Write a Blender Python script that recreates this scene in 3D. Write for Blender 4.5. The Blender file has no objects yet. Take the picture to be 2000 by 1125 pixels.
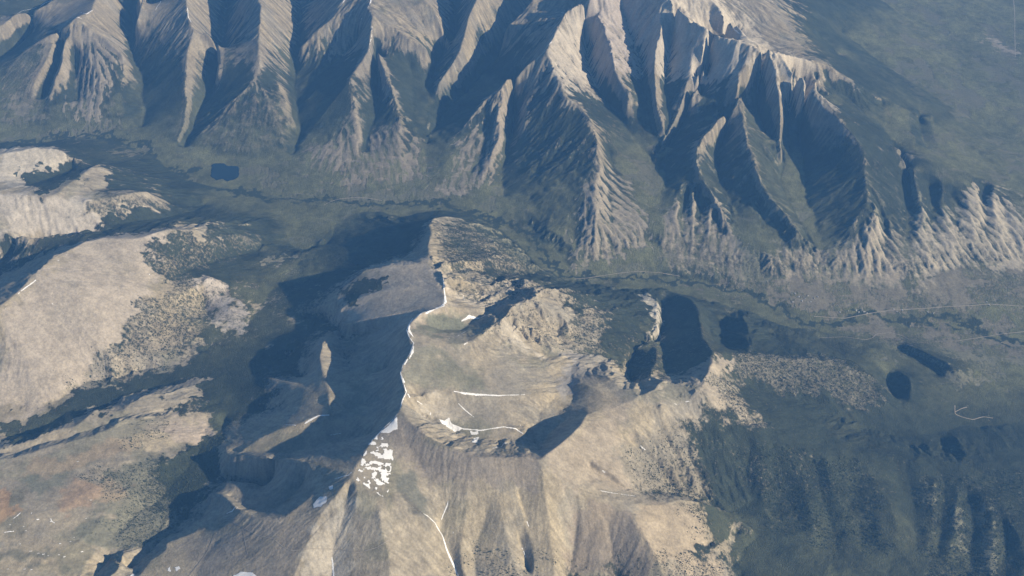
import bpy, math, random, time
import numpy as np
T0 = time.time()
random.seed(7)
scene = bpy.context.scene
COL = scene.collection

# ---------------------------------------------------------------- camera, sky, sun, exposure
CAM_Z, PITCH, FPX = 11000.0, math.radians(42.0), 1963.0
cam_data = bpy.data.cameras.new("camera")
cam_data.sensor_width = 36.0
cam_data.lens = 36.0 * FPX / 2000.0
cam_data.clip_start = 10.0
cam_data.clip_end = 200000.0
cam = bpy.data.objects.new("camera", cam_data)
cam.location = (0.0, 0.0, CAM_Z)
cam.rotation_euler = (math.pi / 2 - PITCH, 0.0, 0.0)
COL.objects.link(cam)
scene.camera = cam

SUN_EL, SUN_AZ = math.radians(25.0), math.radians(110.0)     # azimuth clockwise from the view direction (+Y)
world = bpy.data.worlds.new("World")
scene.world = world
world.use_nodes = True
wn = world.node_tree.nodes
sky = wn.new("ShaderNodeTexSky")
sky.sky_type = 'NISHITA'
sky.sun_disc = False
sky.sun_elevation = SUN_EL
sky.sun_rotation = SUN_AZ
sky.altitude = 3000.0
sky.air_density = 1.0
wn["Background"].inputs["Strength"].default_value = 0.05
world.node_tree.links.new(sky.outputs[0], wn["Background"].inputs["Color"])

sun_data = bpy.data.lights.new("sun", 'SUN')
sun_data.energy = 5.0
sun_data.angle = math.radians(0.5)
sun_data.color = (1.0, 0.87, 0.68)
sun = bpy.data.objects.new("sun", sun_data)
# lamp shines along its local -Z; it must come from azimuth SUN_AZ and elevation SUN_EL
sun.rotation_euler = (math.pi / 2 - SUN_EL, 0.0, -SUN_AZ + math.pi)
sun.location = (20000, 9000, 14000)
COL.objects.link(sun)

scene.view_settings.view_transform = 'Standard'
scene.view_settings.look = 'None'
scene.view_settings.gamma = 1.0
scene.view_settings.use_curve_mapping = False
scene.view_settings.exposure = 0.9
HAZE_COLOR, HAZE_DENSITY = (0.17, 0.46, 1.0, 1.0), 1.6e-5
scene.render.engine = 'CYCLES'
scene.cycles.use_denoising = True
scene.cycles.max_bounces = 4
scene.cycles.diffuse_bounces = 1
scene.cycles.volume_bounces = 1
scene.cycles.use_adaptive_sampling = True

# ---------------------------------------------------------------- survey: sight lines from the aircraft to the ground
SP, CP = math.sin(PITCH), math.cos(PITCH)
def ray(px, py):
    px = np.asarray(px, float); py = np.asarray(py, float)
    cx = (px - 1000.0) / FPX; cy = (562.5 - py) / FPX
    return cx, CP + cy * SP, -SP + cy * CP
def at(px, py, z):
    dx, dy, dz = ray(px, py)
    t = (np.asarray(z, float) - CAM_Z) / dz
    return dx * t, dy * t

# the terrain is a polar raster (square cells that grow with distance) about a point behind the valley
OY = -5560.0
TH = math.radians(25.6)
R0, R1 = 9250.0, 27200.0
NC = 1010
D = 2 * TH / (NC - 1)
NR = int(math.log(R1 / R0) / D) + 1
def to_rc(x, y):
    r = np.hypot(x, y - OY); t = np.arctan2(x, y - OY)
    return np.log(np.maximum(r, 1.0) / R0) / D, (t + TH) / D
rr = R0 * np.exp(D * np.arange(NR)); tt = -TH + D * np.arange(NC)
X = (rr[:, None] * np.sin(tt)[None]).astype(np.float32)
Y = (rr[:, None] * np.cos(tt)[None] + OY).astype(np.float32)
CELL = (rr * D).astype(np.float32)[:, None]
print("raster", NR, NC, "cell", rr[0] * D, rr[-1] * D)
# ---------------------------------------------------------------- ridge, valley and foot lines: (column, row, height in metres)
LINES = [
# == far range: foot, creek
[(-160,266,3010),(-80,262,2990),(0,258,2970),(110,250,2950),(200,248,2930),(280,262,2910),(340,283,2890),(400,300,2870),(480,312,2860),(570,322,2850),(640,345,2830),(720,366,2810),(850,388,2780),(930,408,2755),(1010,440,2730),(1060,480,2700),(1100,515,2670),(1125,535,2660),(1160,515,2680),(1210,495,2700),(1265,482,2710),(1330,505,2680),(1400,525,2650),(1470,545,2620),(1540,548,2610),(1610,540,2620),(1700,545,2610),(1765,552,2600),(1850,535,2590),(1930,520,2570),(2000,515,2540),(2120,520,2500),(2250,530,2470)],
[(-160,300,2980),(0,275,2940),(150,268,2910),(300,300,2870),(420,365,2830),(560,385,2795),(700,398,2775),(800,400,2765),(900,407,2745),(960,432,2725),(1030,472,2695),(1080,517,2665),(1125,547,2640),(1230,547,2620),(1300,542,2600),(1400,557,2580),(1500,590,2545),(1560,625,2520),(1620,632,2500),(1750,628,2470),(1900,642,2430),(2100,665,2380),(2250,680,2360)],
# == far range: spurs and gullies from left to right
[(180,-40,3700),(110,-5,3620),(75,15,3570),(30,28,3500),(5,50,3430),(-60,75,3350),(-200,110,3300)],
[(140,0,3500),(120,22,3450),(75,60,3280),(30,95,3170),(0,112,3120),(-80,150,3050)],
[(215,-30,3780),(180,22,3720),(150,33,3720),(135,45,3690),(110,60,3580),(80,76,3480),(45,102,3360),(20,130,3260),(0,165,3150),(-40,215,3030)],
[(135,45,3690),(142,70,3560),(165,90,3430),(180,120,3310),(192,150,3210),(198,195,3060),(195,232,2960)],
[(130,75,3540),(120,125,3370),(106,160,3240),(95,195,3100),(88,225,3000)],
[(128,85,3450),(112,135,3260),(98,165,3140),(85,200,3030)],
[(108,80,3480),(78,145,3260),(62,195,3090)],
[(150,120,3290),(150,160,3150),(146,200,3040)],
[(150,33,3720),(180,60,3600),(215,80,3500),(238,105,3380),(246,128,3250),(235,180,3080),(240,230,2960)],
[(240,5,3500),(262,60,3320),(258,100,3200),(272,140,3120),(276,190,3020),(278,250,2930)],
[(320,-30,3620),(310,5,3480),(292,40,3380),(275,65,3300),(258,98,3200)],
[(280,-40,3750),(275,10,3640),(268,40,3500),(262,58,3340)],
[(360,-60,3900),(365,0,3760),(366,30,3700),(380,57,3600),(372,80,3520),(366,110,3420),(362,150,3290),(368,200,3120),(362,240,3000),(345,275,2910)],
[(400,60,3560),(420,75,3500),(428,100,3420),(425,140,3290)],
[(455,-40,3620),(445,0,3480),(438,40,3370),(432,80,3290),(433,135,3160),(420,170,3090),(395,212,2990),(376,256,2920),(360,290,2885)],
[(505,-70,3960),(507,0,3800),(508,30,3730),(506,90,3570),(505,128,3440),(490,165,3330),(450,205,3150),(410,247,2980),(376,285,2880)],
[(505,128,3440),(510,155,3340),(522,205,3170),(545,235,3060),(548,292,2870)],
[(540,160,3260),(560,200,3140),(572,240,3020)],
[(600,-60,3560),(590,0,3430),(580,50,3320),(578,120,3170),(577,180,3060),(580,230,2970),(584,270,2900),(570,305,2860)],
[(690,-60,3900),(670,5,3690),(645,40,3550),(610,65,3430),(585,92,3290)],
[(725,-70,4000),(724,0,3830),(718,15,3800),(727,35,3750),(726,60,3670),(722,98,3550),(708,120,3480),(690,142,3400),(683,155,3370),(664,182,3250),(640,215,3110),(606,260,2930),(580,287,2865)],
[(700,85,3480),(655,122,3330),(612,155,3170),(590,185,3080)],
[(683,130,3320),(655,150,3200),(628,168,3120),(600,195,3030)],
[(683,155,3370),(687,185,3270),(693,225,3120),(700,260,2990),(690,320,2850)],
[(735,110,3420),(738,160,3250),(735,205,3110),(722,255,2960),(712,300,2860)],
[(727,35,3750),(770,55,3620),(800,75,3540),(835,95,3400)],
[(735,95,3540),(750,135,3400),(765,175,3270),(778,215,3120),(778,265,2970),(770,330,2820)],
[(800,130,3280),(806,180,3150),(808,240,2990),(800,300,2860)],
[(890,-60,3560),(885,0,3430),(887,60,3310),(878,95,3240),(860,115,3200),(845,150,3130),(838,180,3080),(835,230,2980),(829,280,2890),(831,340,2800)],
[(800,-60,3840),(830,0,3720),(855,30,3580),(872,70,3400)],
[(940,-60,3900),(930,0,3760),(912,45,3600),(900,95,3420),(880,130,3260),(855,165,3120)],
[(1010,-60,3760),(985,0,3640),(960,55,3460),(930,105,3320),(895,160,3150)],
[(1130,-80,3900),(1100,-20,3700),(1058,40,3460),(1010,80,3320),(960,125,3190),(900,185,3050),(862,235,2930),(834,285,2870)],
[(1060,-50,3900),(1040,0,3720),(1015,30,3560),(985,60,3420)],
[(1200,-130,4330),(1180,-30,4180),(1145,2,4050),(1105,25,3960),(1092,48,3900),(1080,75,3850),(1067,96,3800),(1048,112,3680),(1020,136,3560),(993,149,3490),(980,168,3400),(953,187,3280),(937,211,3170),(916,235,3060),(895,275,2930),(875,315,2860),(862,352,2800)],
[(993,149,3490),(985,185,3320),(972,225,3160),(975,270,3020),(955,320,2890),(925,370,2780)],
[(955,240,3060),(945,290,2920),(918,340,2810)],
[(1005,160,3420),(1010,190,3260),(1000,250,3060),(990,290,2960),(980,340,2860),(985,385,2780)],
[(1067,96,3800),(1077,125,3680),(1091,155,3580),(1107,192,3460),(1135,208,3400),(1144,221,3390),(1157,245,3330),(1165,267,3270),(1167,300,3200),(1175,325,3130),(1164,350,3060),(1160,380,2990),(1163,430,2870),(1160,480,2740)],
[(1078,140,3590),(1052,165,3440),(1028,198,3270),(1022,240,3140)],
[(1164,350,3060),(1135,395,2900),(1125,440,2790),(1128,490,2690)],
[(1190,300,3060),(1205,350,2930),(1215,400,2830),(1225,450,2750)],
[(1185,340,2960),(1190,390,2840),(1195,440,2750)],
[(1150,-40,4020),(1140,10,3830),(1137,60,3660),(1148,105,3500),(1152,140,3400),(1172,175,3290),(1190,205,3200),(1205,225,3150),(1222,250,3080),(1242,280,3010),(1262,300,2960),(1276,315,2930),(1273,350,2860),(1268,400,2790),(1263,450,2730),(1265,485,2705)],
[(1165,-60,4180),(1166,30,3850),(1182,68,3720),(1195,115,3580),(1207,155,3450),(1226,175,3360),(1225,205,3240)],
[(1205,-60,4080),(1213,0,3890),(1225,50,3700),(1240,90,3560),(1257,130,3420),(1268,200,3210),(1275,255,3060),(1284,280,2990),(1279,312,2930)],
[(1285,-60,4250),(1293,0,4040),(1290,60,3810),(1281,95,3680),(1279,160,3440),(1282,210,3270),(1295,240,3160),(1300,262,3080),(1292,285,2990)],
[(1325,15,3960),(1316,45,3790),(1310,80,3640),(1304,120,3480),(1299,160,3340),(1304,210,3180),(1306,250,3060),(1290,290,2960),(1279,312,2930)],
[(1350,38,3980),(1350,80,3770),(1352,120,3580),(1350,145,3480),(1338,190,3300),(1322,230,3140),(1305,262,3040)],
[(1385,60,3930),(1375,110,3680),(1365,150,3500),(1350,190,3330)],
[(1430,85,3800),(1415,110,3600),(1390,145,3400),(1365,190,3210),(1335,240,3060),(1305,290,2950),(1279,312,2930)],
# summit ridge and its fall to the plain
[(1200,-130,4330),(1285,-60,4250),(1312,0,4110),(1330,22,4070),(1365,45,4010),(1400,65,3960),(1440,79,3910),(1470,92,3880),(1500,98,3860),(1528,112,3790),(1555,140,3720),(1580,163,3660),(1605,185,3580),(1630,208,3490),(1660,232,3390),(1690,255,3290),(1720,272,3200),(1760,292,3100),(1800,308,3020),(1850,326,2940),(1900,345,2870),(1950,366,2800),(2000,388,2740),(2100,420,2640),(2250,460,2540)],
[(1320,-60,4190),(1390,0,3970),(1420,35,3905),(1450,65,3870),(1490,92,3850)],
[(1440,-70,4000),(1470,-20,3850),(1500,20,3700),(1530,50,3560)],
[(1500,98,3860),(1540,108,3740),(1575,118,3620),(1610,124,3520),(1645,145,3400),(1668,160,3310),(1700,184,3180),(1740,200,3060),(1800,228,2930),(1900,290,2780),(1960,330,2700)],
[(1590,158,3560),(1625,170,3400),(1660,195,3260),(1690,222,3160),(1730,250,3060)],
[(1560,-100,3500),(1570,-20,3380),(1580,20,3300),(1600,70,3150),(1640,110,3010)],
[(1720,190,3120),(1732,240,3020),(1745,275,3050)],
[(1755,205,3000),(1772,215,2990),(1775,250,2960),(1782,285,3000)],
[(1818,225,2920),(1822,255,2890),(1835,290,2900)],
[(1795,225,2860),(1798,260,2850),(1810,290,2900)],
# right-hand spurs of the far range above the pale cliffs
[(1475,92,3880),(1462,125,3700),(1447,145,3600),(1440,185,3490),(1436,207,3430),(1405,232,3340),(1372,270,3240),(1361,292,3180),(1360,320,3110),(1370,347,3030),(1385,375,2950),(1410,420,2820),(1425,470,2700),(1437,515,2650)],
[(1361,300,3150),(1336,350,2930),(1322,385,2830),(1318,425,2780),(1310,455,2730),(1295,485,2700)],
[(1300,330,2890),(1290,380,2820),(1285,430,2760)],
[(1345,385,2810),(1335,440,2730),(1330,490,2680)],
[(1350,370,2870),(1350,410,2800),(1352,460,2720),(1345,505,2670)],
[(1365,385,2820),(1367,430,2740),(1362,490,2670)],
[(1384,395,2820),(1385,440,2750),(1387,500,2660)],
[(1399,420,2750),(1402,460,2690),(1405,520,2650)],
[(1440,215,3330),(1425,250,3200),(1402,300,3020),(1402,340,2930),(1414,380,2850),(1430,420,2780),(1444,460,2720),(1448,520,2640)],
[(1447,145,3600),(1446,195,3450),(1450,235,3330),(1457,280,3220),(1476,330,3110),(1502,385,2990),(1536,430,2880),(1566,465,2790),(1592,500,2670),(1606,530,2630)],
[(1468,360,2930),(1480,410,2810),(1478,470,2720),(1475,525,2640)],
[(1480,400,2850),(1495,440,2770),(1500,490,2690),(1505,530,2640)],
[(1510,430,2780),(1520,480,2700),(1525,530,2630)],
[(1530,440,2780),(1540,480,2710),(1545,535,2620)],
[(1480,140,3620),(1477,190,3420),(1480,228,3300),(1494,258,3190),(1518,295,3070),(1528,322,3000),(1524,350,2940),(1529,372,2890),(1546,405,2820),(1563,440,2750),(1584,475,2690),(1602,522,2630)],
[(1497,98,3865),(1512,135,3690),(1522,180,3500),(1524,225,3340),(1526,265,3190),(1528,305,3050)],
[(1545,150,3640),(1537,205,3400),(1536,255,3200),(1531,300,3060)],
[(1560,150,3690),(1582,183,3560),(1605,206,3500),(1640,235,3430),(1666,262,3350),(1685,290,3270),(1690,325,3180),(1693,371,3080),(1706,405,2990),(1712,430,2920),(1698,455,2840),(1692,500,2710),(1680,540,2610)],
[(1560,200,3450),(1562,280,3160),(1572,350,2960),(1590,430,2780),(1601,490,2670),(1606,532,2620)],
[(1715,285,3210),(1738,330,3030),(1750,380,2890),(1757,410,2810),(1758,470,2690),(1750,540,2605)],
[(1745,300,3060),(1764,340,2930),(1770,380,2840),(1772,420,2760),(1770,475,2670),(1768,545,2600)],
[(1755,300,3090),(1783,330,3000),(1788,365,2920),(1798,404,2840),(1804,420,2810),(1796,452,2740),(1802,500,2650),(1815,535,2590)],
[(1720,420,2790),(1728,460,2700),(1725,530,2615)],
[(1735,430,2800),(1742,470,2700),(1738,530,2612)],
[(1815,370,2880),(1822,420,2770),(1825,470,2680),(1828,520,2600)],
[(1830,335,2920),(1838,390,2820),(1845,430,2760),(1862,480,2670),(1875,515,2590)],
[(1856,380,2820),(1866,430,2720),(1880,480,2640)],
[(1880,345,2880),(1890,400,2800),(1900,450,2710),(1905,505,2580)],
[(1870,400,2810),(1878,430,2770),(1868,470,2690)],
[(1903,360,2850),(1910,405,2780),(1908,440,2720),(1902,500,2590)],
[(1922,370,2790),(1925,420,2700),(1925,470,2620)],
[(1938,366,2810),(1938,400,2760),(1945,430,2710),(1960,470,2620),(1965,505,2550)],
[(1955,400,2710),(1965,440,2640),(1985,490,2560)],
[(1970,420,2690),(1990,460,2620),(2000,500,2550)],
# == left block
[(-120,320,3760),(0,300,3740),(70,287,3700),(110,290,3660),(140,302,3560),(163,316,3440),(200,330,3200)],
[(-120,380,3920),(0,372,3860),(60,383,3820),(95,384,3790),(115,376,3770),(140,355,3710),(165,338,3640),(190,322,3540),(215,322,3400),(235,326,3300),(270,337,3080),(320,345,2920)],
[(30,345,3600),(60,360,3560),(90,350,3500),(120,340,3450),(150,322,3350),(185,312,3200),(230,306,3030)],
[(165,390,3690),(200,388,3620),(240,380,3560),(285,372,3440),(310,385,3280),(340,400,3050)],
[(180,372,3580),(230,357,3420),(280,352,3200),(330,360,2980)],
[(-120,470,3720),(0,455,3700),(60,462,3680),(130,455,3650),(200,450,3520),(215,442,3450),(250,432,3380),(300,428,3240),(345,420,3080),(400,400,2900)],
[(-120,560,3600),(0,512,3390),(50,490,3420),(110,473,3450),(160,462,3470),(225,448,3430)],
[(-120,650,4050),(0,597,4010),(40,566,4030),(80,527,4040),(112,497,4000),(147,483,3960),(165,472,3930),(200,463,3890),(235,466,3860),(265,467,3820),(300,455,3780),(340,446,3740),(375,450,3600),(410,444,3420),(440,440,3240),(500,440,3010),(560,440,2860)],
[(340,446,3740),(365,462,3620),(420,468,3420),(470,458,3240),(495,470,3080),(540,480,2930)],
[(300,530,3650),(333,556,3560),(378,525,3390),(400,516,3330),(440,503,3190),(493,491,3020),(560,465,2870)],
[(265,467,3820),(300,490,3740),(330,510,3640)],
[(260,530,3740),(300,565,3620),(345,575,3540),(380,560,3480),(408,540,3440),(424,546,3380),(440,568,3240),(450,600,3310),(468,630,3290)],
[(405,545,3430),(392,570,3340),(400,600,3220),(420,630,3330),(440,655,3290)],
[(240,560,3760),(300,600,3560),(350,640,3400),(400,690,3330),(440,700,3320)],
[(150,560,3930),(200,640,3700),(240,690,3520),(260,720,3440)],
[(80,527,4040),(120,560,3960),(150,600,3850),(170,650,3720),(215,700,3560),(218,745,3470)],
[(70,580,3960),(110,620,3840),(140,660,3730),(160,690,3640),(150,730,3560)],
[(0,600,4010),(20,660,3880),(60,720,3720),(100,760,3600),(130,772,3530)],
[(-60,640,3990),(-40,700,3820),(0,760,3660),(50,790,3560)],
[(-100,580,3440),(0,540,3460),(60,509,3540),(104,492,3680)],
[(-160,830,3640),(0,795,3590),(60,808,3560),(130,772,3510),(170,745,3470),(225,740,3420),(280,722,3350),(335,715,3345),(400,685,3310),(445,650,3285)],
[(-160,850,3640),(0,850,3600),(80,838,3570),(140,800,3520),(200,800,3490),(240,772,3440),(300,757,3370),(360,740,3350),(430,722,3340)],
[(-160,930,3880),(0,900,3860),(40,890,3840),(75,880,3830),(145,862,3790),(210,840,3740),(245,825,3700),(290,815,3640),(330,806,3570),(365,800,3500),(395,795,3460),(425,790,3400)],
[(-160,900,3790),(0,888,3760),(35,884,3770),(90,866,3740),(150,850,3710),(200,832,3670),(240,818,3640),(290,806,3590),(330,800,3530)],
[(-160,890,3800),(0,880,3790),(60,860,3780),(110,838,3730),(150,832,3730),(185,800,3690),(240,805,3650),(275,775,3600),(320,770,3560),(375,755,3450),(410,742,3360)],
[(405,835,3450),(380,872,3540),(340,892,3620),(310,907,3660),(240,925,3730)],
[(250,900,3740),(180,905,3780),(100,930,3820),(0,940,3860),(-160,960,3890)],
[(180,955,3810),(130,990,3850),(60,1010,3890),(0,1000,3910),(-160,1010,3950)],
[(180,955,3810),(240,965,3740),(250,950,3720)],
[(-160,1200,3900),(0,1150,3860),(80,1100,3860),(150,1060,3830),(210,1000,3770),(260,960,3700)],
[(175,1180,3700),(155,1125,3800),(170,1095,3780),(200,1070,3750),(235,1040,3690),(262,1010,3640),(300,985,3590),(340,940,3560),(380,895,3525),(405,860,3480),(425,810,3430),(437,760,3385),(455,700,3330),(480,640,3280),(520,580,3215),(570,525,3090),(620,480,2940),(650,440,2835),(665,410,2785)],
# creek-side benches left of the gulch
[(300,985,3590),(320,960,3580),(392,955,3575),(415,905,3510)],
# == shadowed crests at lower left (cirques)
[(448,893,3760),(440,905,3640),(425,920,3520)],
[(409,964,3730),(424,985,3765),(427,1006,3785),(418,1020,3790),(392,1038,3790),(355,1050,3785),(328,1058,3785),(322,1076,3795),(290,1097,3810),(275,1122,3820),(262,1180,3830)],
[(395,975,3560),(365,1008,3560),(335,1038,3590),(305,1062,3630),(272,1092,3660),(245,1120,3660)],
[(413,985,3650),(393,1010,3630),(362,1034,3640),(325,1050,3670)],
[(308,1080,3710),(285,1098,3730),(268,1122,3730)],
[(240,1083,3830),(237,1105,3850),(212,1130,3860),(200,1180,3860)],
[(215,1090,3680),(190,1120,3720)],
[(340,1040,3610),(325,1062,3800)],
# cirque bowl beside the summit
[(600,903,4110),(615,922,4110),(622,948,4110),(612,968,4100),(588,986,4090),(555,1012,4060),(525,1013,4035),(500,1010,4010),(475,998,3975),(455,985,3930),(436,968,3840),(418,962,3760),(409,964,3730)],
[(560,935,3620),(520,956,3570),(480,955,3540),(450,945,3530),(425,930,3520),(410,915,3490)],
[(594,938,3930),(572,968,3900),(540,992,3860),(500,996,3830),(470,984,3790),(450,970,3730)],
[(500,944,3720),(470,941,3700),(440,937,3640)],
# == central massif: main crest
[(900,425,3060),(870,424,3260),(845,427,3420),(838,440,3500),(839,470,3620),(835,482,3680),(845,505,3750),(856,522,3830),(866,545,3920),(869,575,4000),(867,598,4030),(850,604,4040),(822,612,4080),(802,630,4130),(794,645,4150),(800,660,4150),(808,670,4130),(800,692,4150),(790,706,4170),(782,728,4200),(787,746,4180),(794,766,4170),(786,782,4200),(781,800,4230),(770,817,4210),(745,840,4180),(715,880,4210),(697,908,4250),(689,930,4270)],
# summit spurs
[(689,930,4270),(665,918,4230),(640,912,4180),(620,906,4140),(600,903,4110),(575,897,4060),(550,893,4010),(520,890,3950),(490,888,3880),(465,889,3820),(448,893,3760),(440,880,3640),(437,850,3480),(440,820,3340)],
[(689,930,4270),(697,960,4220),(698,1000,4150),(690,1050,4060),(690,1125,3960),(690,1200,3880)],
[(683,950,4200),(672,1000,4120),(657,1050,4030),(650,1085,3970),(647,1125,3920),(645,1200,3840)],
[(689,930,4270),(665,955,4220),(640,985,4160),(615,1020,4100),(590,1080,4030),(570,1200,3930)],
[(588,986,4090),(570,1030,4050),(545,1080,4000),(520,1200,3920)],
[(500,1012,4010),(450,1030,3900),(420,1060,3850),(390,1100,3840),(350,1200,3840)],
[(689,930,4270),(740,950,4220),(800,985,4140),(840,1010,4040)],
[(770,817,4230),(800,880,4160),(840,950,4060),(860,975,3990)],
# cirque rim, south-east crest
[(781,800,4230),(800,822,4235),(825,843,4230),(850,860,4210),(880,876,4190),(920,891,4170),(960,893,4150),(1000,893,4140),(1040,897,4130),(1056,898,4130),(1075,882,4110),(1100,862,4080),(1125,838,4030),(1140,818,3940),(1146,810,3880),(1170,802,3810),(1200,795,3785),(1240,780,3790),(1265,766,3780),(1285,752,3750),(1299,744,3730),(1320,748,3710),(1344,756,3710),(1358,759,3720)],
# cirque A
[(805,800,4060),(830,812,3960),(870,835,3880),(910,850,3860),(950,860,3860),(990,855,3850),(1020,845,3820),(1035,832,3790),(1055,805,3740),(1085,775,3720),(1108,752,3670)],
[(800,770,4110),(850,790,3960),(900,812,3900),(950,830,3880),(1000,832,3850)],
[(794,766,4170),(840,768,4070),(890,766,4010),(930,772,3960),(975,773,3900),(1020,772,3850),(1060,768,3790),(1090,772,3720)],
[(890,776,3970),(930,788,3920),(1000,800,3860),(1040,810,3780)],
# cirque B (shadowed)
[(1032,850,3760),(1050,870,3770),(1056,885,3830)],
[(1030,842,3770),(1048,822,3760),(1075,805,3720),(1100,798,3700)],
[(1060,860,3760),(1090,830,3730),(1115,808,3760)],
# big east face with its gullies
[(800,692,4150),(860,700,4040),(930,705,3960),(990,710,3880),(1050,725,3760),(1085,745,3680)],
[(808,670,4130),(850,670,4090),(900,672,4060),(925,664,4040),(947,648,4010),(965,635,3980),(985,621,3950),(996,602,3920),(1020,590,3850),(1045,577,3780),(1060,566,3720),(1085,569,3600),(1110,572,3500),(1140,578,3340),(1152,582,3260)],
[(947,648,4010),(985,680,3860),(1020,700,3780),(1060,720,3710)],
[(985,621,3950),(1020,645,3800),(1060,670,3680),(1095,690,3600)],
[(1000,640,3830),(1030,670,3720),(1075,700,3620)],
[(1020,590,3850),(1070,605,3700),(1100,620,3600),(1110,650,3530)],
# cirque north of the east face
[(822,632,4000),(860,645,3930),(900,645,3880),(930,625,3830),(950,612,3770),(972,598,3690),(1000,575,3600),(1020,562,3540),(1050,552,3400),(1075,556,3260),(1110,556,3000)],
[(850,618,3990),(890,622,3900),(925,618,3840)],
[(867,598,4030),(900,602,3920),(930,605,3840),(945,600,3760)],
[(866,545,3920),(890,562,3840),(925,562,3720),(955,555,3640),(985,548,3520),(1010,546,3400),(1040,545,3220),(1060,548,3080)],
[(880,590,3930),(920,585,3780),(955,580,3680)],
# north slopes
[(856,522,3830),(900,510,3600),(950,505,3380),(1000,510,3140),(1040,520,2950)],
[(835,482,3680),(880,480,3460),(930,478,3250),(980,485,3030),(1010,492,2830)],
[(838,440,3500),(880,450,3320),(920,455,3180),(960,460,2990)],
[(870,530,3720),(920,530,3480),(970,530,3260),(1020,535,3020)],
[(845,427,3420),(900,432,3120),(940,440,2950)],
[(870,440,3310),(915,448,3120),(985,468,2860)],
[(850,500,3660),(900,495,3470),(960,492,3200),(1000,497,2960)],
# foot of the massif
[(560,470,2880),(600,490,2880),(635,480,2860),(650,440,2830),(690,413,2800),(740,412,2790),(780,424,2785),(820,416,2790),(860,410,2775),(905,415,2765),(960,442,2745),(1010,482,2715),(1060,528,2680),(1110,552,2665),(1170,558,2645),(1235,562,2630),(1290,560,2615),(1380,588,2600),(1450,606,2575),(1540,640,2540),(1620,650,2510),(1750,660,2490),(1900,672,2450),(2100,690,2400)],
# west side
[(862,560,3960),(820,560,3900),(770,565,3855),(720,575,3790),(685,590,3720),(662,606,3660)],
[(867,598,4030),(830,600,3990),(780,610,3910),(730,622,3830),(692,632,3740),(666,628,3650)],
[(845,505,3750),(800,520,3780),(755,520,3740),(710,530,3690),(672,560,3630),(657,590,3610)],
[(800,630,4090),(775,634,3850),(740,645,3720),(700,652,3630),(668,645,3590)],
[(835,482,3680),(800,494,3420),(750,497,3260),(700,485,3080),(660,480,2950),(640,478,2880)],
[(838,440,3500),(805,440,3220),(760,430,3020),(715,425,2860)],
[(820,504,3560),(760,508,3420),(700,515,3270),(650,530,3190),(610,545,3150)],
[(657,590,3610),(630,600,3480),(600,600,3400),(560,600,3320)],
[(665,640,3620),(650,648,3640),(640,658,3660),(628,672,3740),(624,700,3790),(630,722,3800),(636,745,3800),(642,770,3815),(642,788,3840),(649,803,3860)],
[(700,670,3640),(680,665,3590),(668,660,3560),(645,630,3440),(620,620,3340),(580,615,3360)],
[(760,720,3760),(710,730,3680),(682,725,3640),(672,690,3590)],
[(785,745,4180),(740,780,3880),(700,792,3780),(668,800,3770),(650,803,3860)],
[(649,803,3860),(625,780,3770),(612,764,3740),(598,760,3710),(560,747,3620),(525,738,3510),(500,730,3380)],
[(649,803,3860),(610,815,3830),(560,835,3780),(520,850,3730),(490,870,3690),(472,880,3690)],
[(560,800,3610),(520,800,3420),(480,790,3400),(450,780,3370)],
[(730,850,3860),(690,855,3780),(640,865,3760),(590,878,3740),(560,884,3730),(520,884,3710),(480,884,3680),(452,880,3620)],
[(570,700,3300),(530,705,3420),(490,705,3350)],
[(600,740,3480),(560,725,3460),(520,715,3390)],
[(600,700,3560),(575,690,3440),(540,670,3370),(500,660,3300)],
# == green hill and the two shadowed draws
[(1100,600,3560),(1140,620,3440),(1180,640,3330),(1220,655,3230),(1255,662,3160)],
[(1152,582,3260),(1190,585,3130),(1230,585,3020),(1270,590,2920)],
[(1283,578,2860),(1287,600,2940),(1286,625,3010),(1280,645,3070),(1268,662,3110),(1245,675,3140),(1215,695,3260)],
[(1293,560,2640),(1295,590,2700),(1294,625,2770),(1290,655,2850),(1282,672,2910),(1255,682,2990),(1235,695,3060),(1224,715,3160),(1228,738,3260),(1240,755,3400)],
[(1325,740,3480),(1312,722,3330),(1305,695,3130),(1298,672,2990),(1294,650,2880)],
[(1218,705,3280),(1222,728,3340),(1232,750,3460)],
[(1284,664,3020),(1284,685,3200),(1280,710,3370),(1272,735,3540),(1260,755,3690),(1246,772,3800)],
[(1302,695,3150),(1300,715,3270),(1290,742,3520)],
[(1318,574,2640),(1332,578,2760),(1352,586,2900),(1364,602,2990),(1366,625,3060),(1369,645,3130),(1374,660,3210),(1384,675,3330),(1393,690,3440),(1392,708,3520),(1384,728,3600),(1372,746,3670),(1358,759,3720)],
[(1090,640,3520),(1110,680,3560),(1150,700,3480),(1190,706,3380),(1220,706,3240),(1240,690,3060)],
[(1118,785,3710),(1110,745,3660),(1130,715,3590),(1170,708,3460)],
[(1200,795,3785),(1175,767,3785),(1150,754,3760),(1125,749,3715)],
[(1240,780,3790),(1215,757,3765),(1190,738,3730),(1150,724,3640)],
[(1225,745,3660),(1195,720,3500)],
# foothill draw
[(1393,690,3440),(1420,690,3340),(1460,692,3230),(1500,697,3150),(1560,702,3080),(1620,706,3010),(1680,722,2930),(1725,755,2820),(1760,790,2700)],
[(1422,612,2620),(1438,616,2740),(1455,624,2850),(1462,640,2920),(1463,662,3010),(1461,690,3220)],
[(1411,630,2680),(1409,650,2760),(1413,670,2880),(1425,685,3060)],
[(1385,620,2780),(1390,650,2900),(1395,670,3060)],
[(1500,650,2680),(1530,670,2820),(1540,700,3090)],
[(1600,660,2560),(1640,690,2720),(1670,716,2900)],
# green swath and right-hand ridges
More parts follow.
